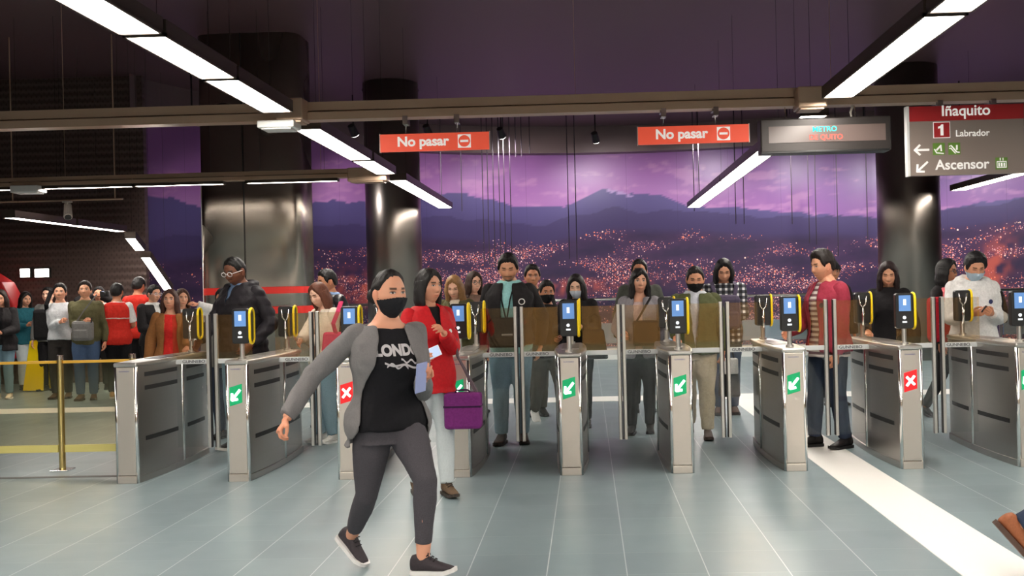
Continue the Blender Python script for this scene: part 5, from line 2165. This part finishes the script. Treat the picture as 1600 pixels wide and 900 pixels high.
# plaid shirt person
h = person('person with long black hair in plaid shirt reading a phone, backpack worn in front', 1131, 11.0, 1.71, 172, 'm', (4, 24), R=(.10, .30, 1.08), L=(-.08, .30, 1.08), skin=SK1, hair=('long', (24, 20, 21), dict(len=.34, front=.95)),
           top=[J('plaid_shirt', plaid(), infl=.026, hem=.46)], bottom=(JEANSD, .014), shoes=((82, 58, 46), (50, 40, 36)))
phone(h, 'R', 'dark smartphone in the hands of the person in the plaid shirt', 'phones in hand')
p = at(1135, 490, 10.72)
t = thing('backpack', 'grey purple backpack worn on the chest of the plaid shirt person', 'backpack', (p.x, p.y, p.z - .22))
BPM = fabric('backpack_cloth', srgb(78, 70, 90), .85)
MB().box((-.15, -.06, .05), (.15, .08, .42)).build('body', BPM, t, bevel=.05)
MB().box((-.12, -.09, .07), (.12, -.05, .24)).build('pocket', BPM, t, bevel=.025)
MB().tube([(-.10, .06, .40), (-.13, .10, .52), (-.12, .22, .56)], .022, 6, flat=.35).build('strap', BPM, t)
MB().tube([(.10, .06, .40), (.13, .10, .52), (.12, .22, .56)], .022, 6, flat=.35).build('strap', BPM, t)
# man in maroon bomber
h = person('person in maroon bomber jacket over a striped jersey, standing side-on in a gate lane', 1293, 8.62, 1.685, 112, 'm', (-2, 10), R=(.15, .30, 1.0), L=(-.19, .06, .80), skin=(204, 148, 118), hair=('short', (34, 27, 25), dict(vol=1.3, thick=.013)), beard=(.25, .15),
           top=[J('jersey', striped(), infl=.016, hem=.465, sleeve=.2, neck=.845), J('bomber_jacket', MAROON, infl=.036, sinfl=.028, hem=.485, open=openf(.075, .07, .05, .48, oc=.0), collar=.008, folds=.010)],
           bottom=(JEANSD, .016), shoes=((26, 22, 22), (20, 18, 18)), boots=.06, fat=1.06, feet=((.10, .10, .075, -10, 0), (-.09, -.08, .075, 12, 0)), curl=(.4, .55))
patch(h, 'bomber_jacket', -.12, .73 * 1.685, .022, plain('badge_dark', srgb(40, 36, 52), .6), 'badge')
person('person in black cap and yellow collar behind the maroon bomber jacket', 1299, 11.6, 1.66, 190, 'm', (0, 5), R='down', L='down', skin=SK2, hair=('short', BK, dict(cap=(28, 28, 32))),
       top=[J('jacket', BLACKJ, infl=.030), J('safety_collar', plain('hi_vis', srgb(190, 190, 50), .6), infl=.045, hem=.775, sleeve=0, neck=.835)], bottom=(BLACKC, .014))
person('person with long dark hair in black top looking down, before the second round column', 1388, 9.75, 1.60, 160, 'f', (6, 16), R='reach', L='down', skin=(196, 142, 112), hair=('long', (38, 24, 24), dict(len=.42, front=.9)),
       top=[J('jacket', BLACKC, infl=.026, collar=.008)], bottom=(BLACKC, .010), shoes=(BK, BK))
h = person('person with black hair and glasses in dark jacket, turned away behind the white hoodie man', 1476, 10.25, 1.635, 232, 'f', (-6, 4), R='down', L='strap', skin=SK2, hair=('bob', BK, dict(len=.16, front=1.05)), glasses=(50, 46, 46),
           top=[J('jacket', BLACKJ, infl=.028)], bottom=(BLACKC, .006), shoes=((26, 22, 22), (30, 26, 26)), feet=((.06, .16, .07, 0, 0), (-.06, -.25, .10, 0, 25)), drop=.02)
p = at(1466, 470, 10.05)
t = thing('backpack', 'pink and red backpack on the shoulder behind the white hoodie man', 'backpack', (p.x, p.y, p.z - .42))
MB().box((-.10, -.08, 0), (.10, .10, .46)).build('body', fabric('red_pack', srgb(176, 30, 44)), t, bevel=.05)
MB().tube([(.0, -.08, .18), (.03, -.13, .36), (.05, -.08, .50), (.08, .05, .54)], .03, 8, flat=.4).build('strap', fabric('pink_strap', srgb(226, 112, 120)), t)
# white hoodie man
h = person('person in white hoodie and pale blue face mask looking down at a phone', 1520, 9.35, 1.66, 176, 'm', (2, 24), R='phone', L='phone', skin=(196, 142, 112), hair=('short', (22, 20, 22), dict(vol=1.2, thick=.017)), mask=(176, 198, 214),
           top=[J('hoodie', WHITEC, infl=.044, sinfl=.030, hem=.46, hood=.045, folds=.011)], bottom=(JEANSD, .014), shoes=(BK, (200, 200, 200)), fat=1.05)
patch(h, 'hoodie', -.11, .73 * 1.66, .022, plain('badge_blue', srgb(50, 54, 100), .6), 'badge')
phone(h, 'L', 'dark smartphone in the hands of the man in the white hoodie', 'phones in hand')
p = at(1520, 470, 9.6)
t = thing('backpack', 'black backpack worn by the man in the white hoodie', 'backpack', (p.x, p.y, p.z - .28))
MB().box((-.15, -.02, 0), (.15, .14, .46)).build('body', BLACKC, t, bevel=.05)
for s_ in (-1, 1):
    MB().tube([(s_ * .12, .02, .40), (s_ * .125, -.12, .44), (s_ * .13, -.32, .36), (s_ * .15, -.37, .20), (s_ * .17, -.30, .08), (s_ * .14, .0, .05)], .026, 8, flat=.35).build('strap', BLACKC, t)

# ---- people waiting beyond the glass barrier
h = person('person in black jacket and light blue jeans with a phone, cut by the picture edge', 2, 14.4, 1.60, 190, 'f', (8, 14), R='phone', L='phonelow', skin=SK1, hair=('long', (40, 26, 22), dict(len=.32)),
           top=[J('top', BLACKC, infl=.012, hem=.5, sleeve=.2), J('jacket', BLACKJ, infl=.030, hem=.44, open=openf(.05, .05, .05))], bottom=(JEANSL, .012), shoes=((215, 200, 175), (225, 220, 210)))
phone(h, 'R', 'dark smartphone of the person cut by the picture edge', 'phones in hand')
person('person with wavy dark hair in teal jacket and white trousers, turned sideways', 38, 15.9, 1.57, 235, 'f', (0, 8), R='phone', L='phonelow', skin=SK1, hair=('long', (30, 24, 24), dict(len=.26, front=1.1)),
       top=[J('jacket', TEALC, infl=.026, hem=.47)], bottom=(WHITEJ, .012), shoes=((70, 50, 42), (60, 44, 38)))
h = person('person in pale sweater and black trousers with a backpack strap on the shoulder', 94, 14.3, 1.655, 190, 'm', (10, -2), R=(-.06, .22, 1.12), L='down', skin=SK1, hair=('short', BK, dict(vol=1)),
           top=[J('sweater', fabric('pale_grey_knit', srgb(206, 208, 212)), infl=.022, hem=.52)], bottom=(fabric('dark_trousers', srgb(52, 48, 46)), .014), shoes=((90, 66, 44), (60, 44, 30)))
p = at(80, 505, 14.25)
t = thing('backpack', 'dark backpack hanging at the side of the pale sweater man', 'backpack', (p.x - .12, 14.3, p.z - .25))
MB().box((-.14, -.10, 0), (.12, .10, .46)).build('body', BLACKC, t, bevel=.05)
MB().tube([(.06, -.05, .42), (.12, -.17, .52), (.16, -.10, .72)], .03, 8, flat=.35).build('strap', BLACKC, t)
person('person mostly hidden behind the man in the pale sweater', 76, 15.6, 1.63, 180, 'm', (0, 0), R='down', L='down', skin=SK3, hair=('short', BK), top=[J('jacket', GREYC, infl=.026)], bottom=(BLACKC, .014))
h = person('person in olive jacket with grey chest bag and blue jeans holding a phone', 133, 14.0, 1.675, 196, 'm', (4, -4), R=(-.02, .26, 1.12), L='down', skin=(206, 152, 122), hair=('short', (36, 26, 22), dict(vol=.9)),
           top=[J('jacket', OLIVE, infl=.024, sinfl=.022, flare=.0, hem=.475, collar=.008, folds=.009)], bottom=(JEANS, .016), shoes=((96, 70, 50), (70, 52, 38)), fat=1.06)
phone(h, 'R', 'dark smartphone held by the man in the olive jacket', 'phones in hand')
p = at(130, 518, 13.75)
t = thing('chest_bag', 'grey sling bag worn in front by the man in the olive jacket', 'bag', (p.x, p.y, p.z - .15))
MB().box((-.15, -.06, .02), (.14, .06, .30)).build('body', GREYC, t, bevel=.04)
MB().box((-.11, -.085, .05), (.10, -.05, .18)).build('pocket', GREYC, t, bevel=.02)
q = at(152, 462, 13.78)
MB().tube([(-.10, .0, .28), (.0, -.0, .42), (q.x - p.x, .02, q.z - p.z + .17)], .02, 6, flat=.35).build('strap', GREYC, t)
h = person('person in dark clothes raising a camera behind the olive jacket man', 155, 15.6, 1.62, 200, 'm', (0, 0), R=(.05, .22, 1.50), L=(-.05, .22, 1.48), skin=SK1, hair=('short', BK), top=[J('jacket', BLACKJ, infl=.028)], bottom=(BLACKC, .014))
p = at(164, 459, 15.3)
t = thing('camera', 'small black camera with a lit screen held up behind the olive jacket man', 'camera', p)
MB().box((-.07, -.03, -.045), (.07, .03, .045)).build('body', BLACKP, t, bevel=.01)
MB().tube([(0, -.03, 0), (0, -.09, 0)], .035, 14).build('lens', BLACKP, t)
MB().box((-.035, -.034, .015), (.0, -.03, .038)).build('screen', plain('camera_lamp', srgb(190, 205, 235), .3, 0, .8), t)
VW = fabric('reflective_band', srgb(215, 190, 180), .6)
h = person('person seen from behind in red vest with a pale band and white sleeves', 182, 14.2, 1.645, 8, 'm', (0, 0), R='phonelow', L='phonelow', skin=SK2, hair=('short', BK),
           top=[J('t_shirt', WHITEC, infl=.018, hem=.5, sleeve=.42), J('vest', REDV, infl=.036, hem=.47, sleeve=0, neck=.84), J('band', VW, infl=.042, hem=.695, sleeve=0, neck=.708, flare=0)], bottom=(BLACKC, .018), shoes=((190, 150, 100), (220, 216, 210)))
h = person('taller person seen from behind in red jacket with long sleeves', 215, 15.2, 1.75, -8, 'm', (0, 6), R='phonelow', L='down', skin=SK2, hair=('short', BK),
           top=[J('jacket', REDV, infl=.036, sinfl=.024, hem=.47, neck=.85, collar=.004)], bottom=(BLACKC, .018), shoes=(BK, BK))
person('person with glasses and black jacket over a white shirt, looking sideways beside the red jackets', 238, 13.6, 1.60, 240, 'm', (0, 8), R='phonelow', L='phonelow', skin=SK1, hair=('short', BK), glasses=(220, 220, 225),
       top=[J('shirt', WHITEC, infl=.012, hem=.5, sleeve=.2, neck=.86), J('jacket', BLACKJ, infl=.030, open=openf(.03, .035, .05))], bottom=(BLACKC, .014))
person('person in tan jacket and red blouse beside the row end turnstile', 266, 10.75, 1.50, 200, 'f', (-10, -4), R='down', L='reach', skin=SK1, hair=('long', (66, 38, 28), dict(len=.26, front=.95)),
       top=[J('blouse', fabric('red_blouse', srgb(206, 44, 40)), infl=.016, hem=.49, sleeve=.2, neck=.83), J('jacket', TAN, infl=.028, hem=.47, open=openf(.09, .075, .06))], bottom=(fabric('rust_skirt', srgb(150, 62, 34)), .016), shoes=((70, 44, 34), (40, 30, 26)))
h = person('person in white top holding a phone to the face, behind the tan jacket woman', 284, 12.6, 1.52, 215, 'f', (0, 0), R='down', L=(-.16, .14, 1.34), skin=SK1, hair=('long', (70, 42, 30), dict(len=.2)),
           top=[J('sweater', WHITEC, infl=.024, hem=.47)], bottom=(JEANSD, .012), shoes=(BK, BK))
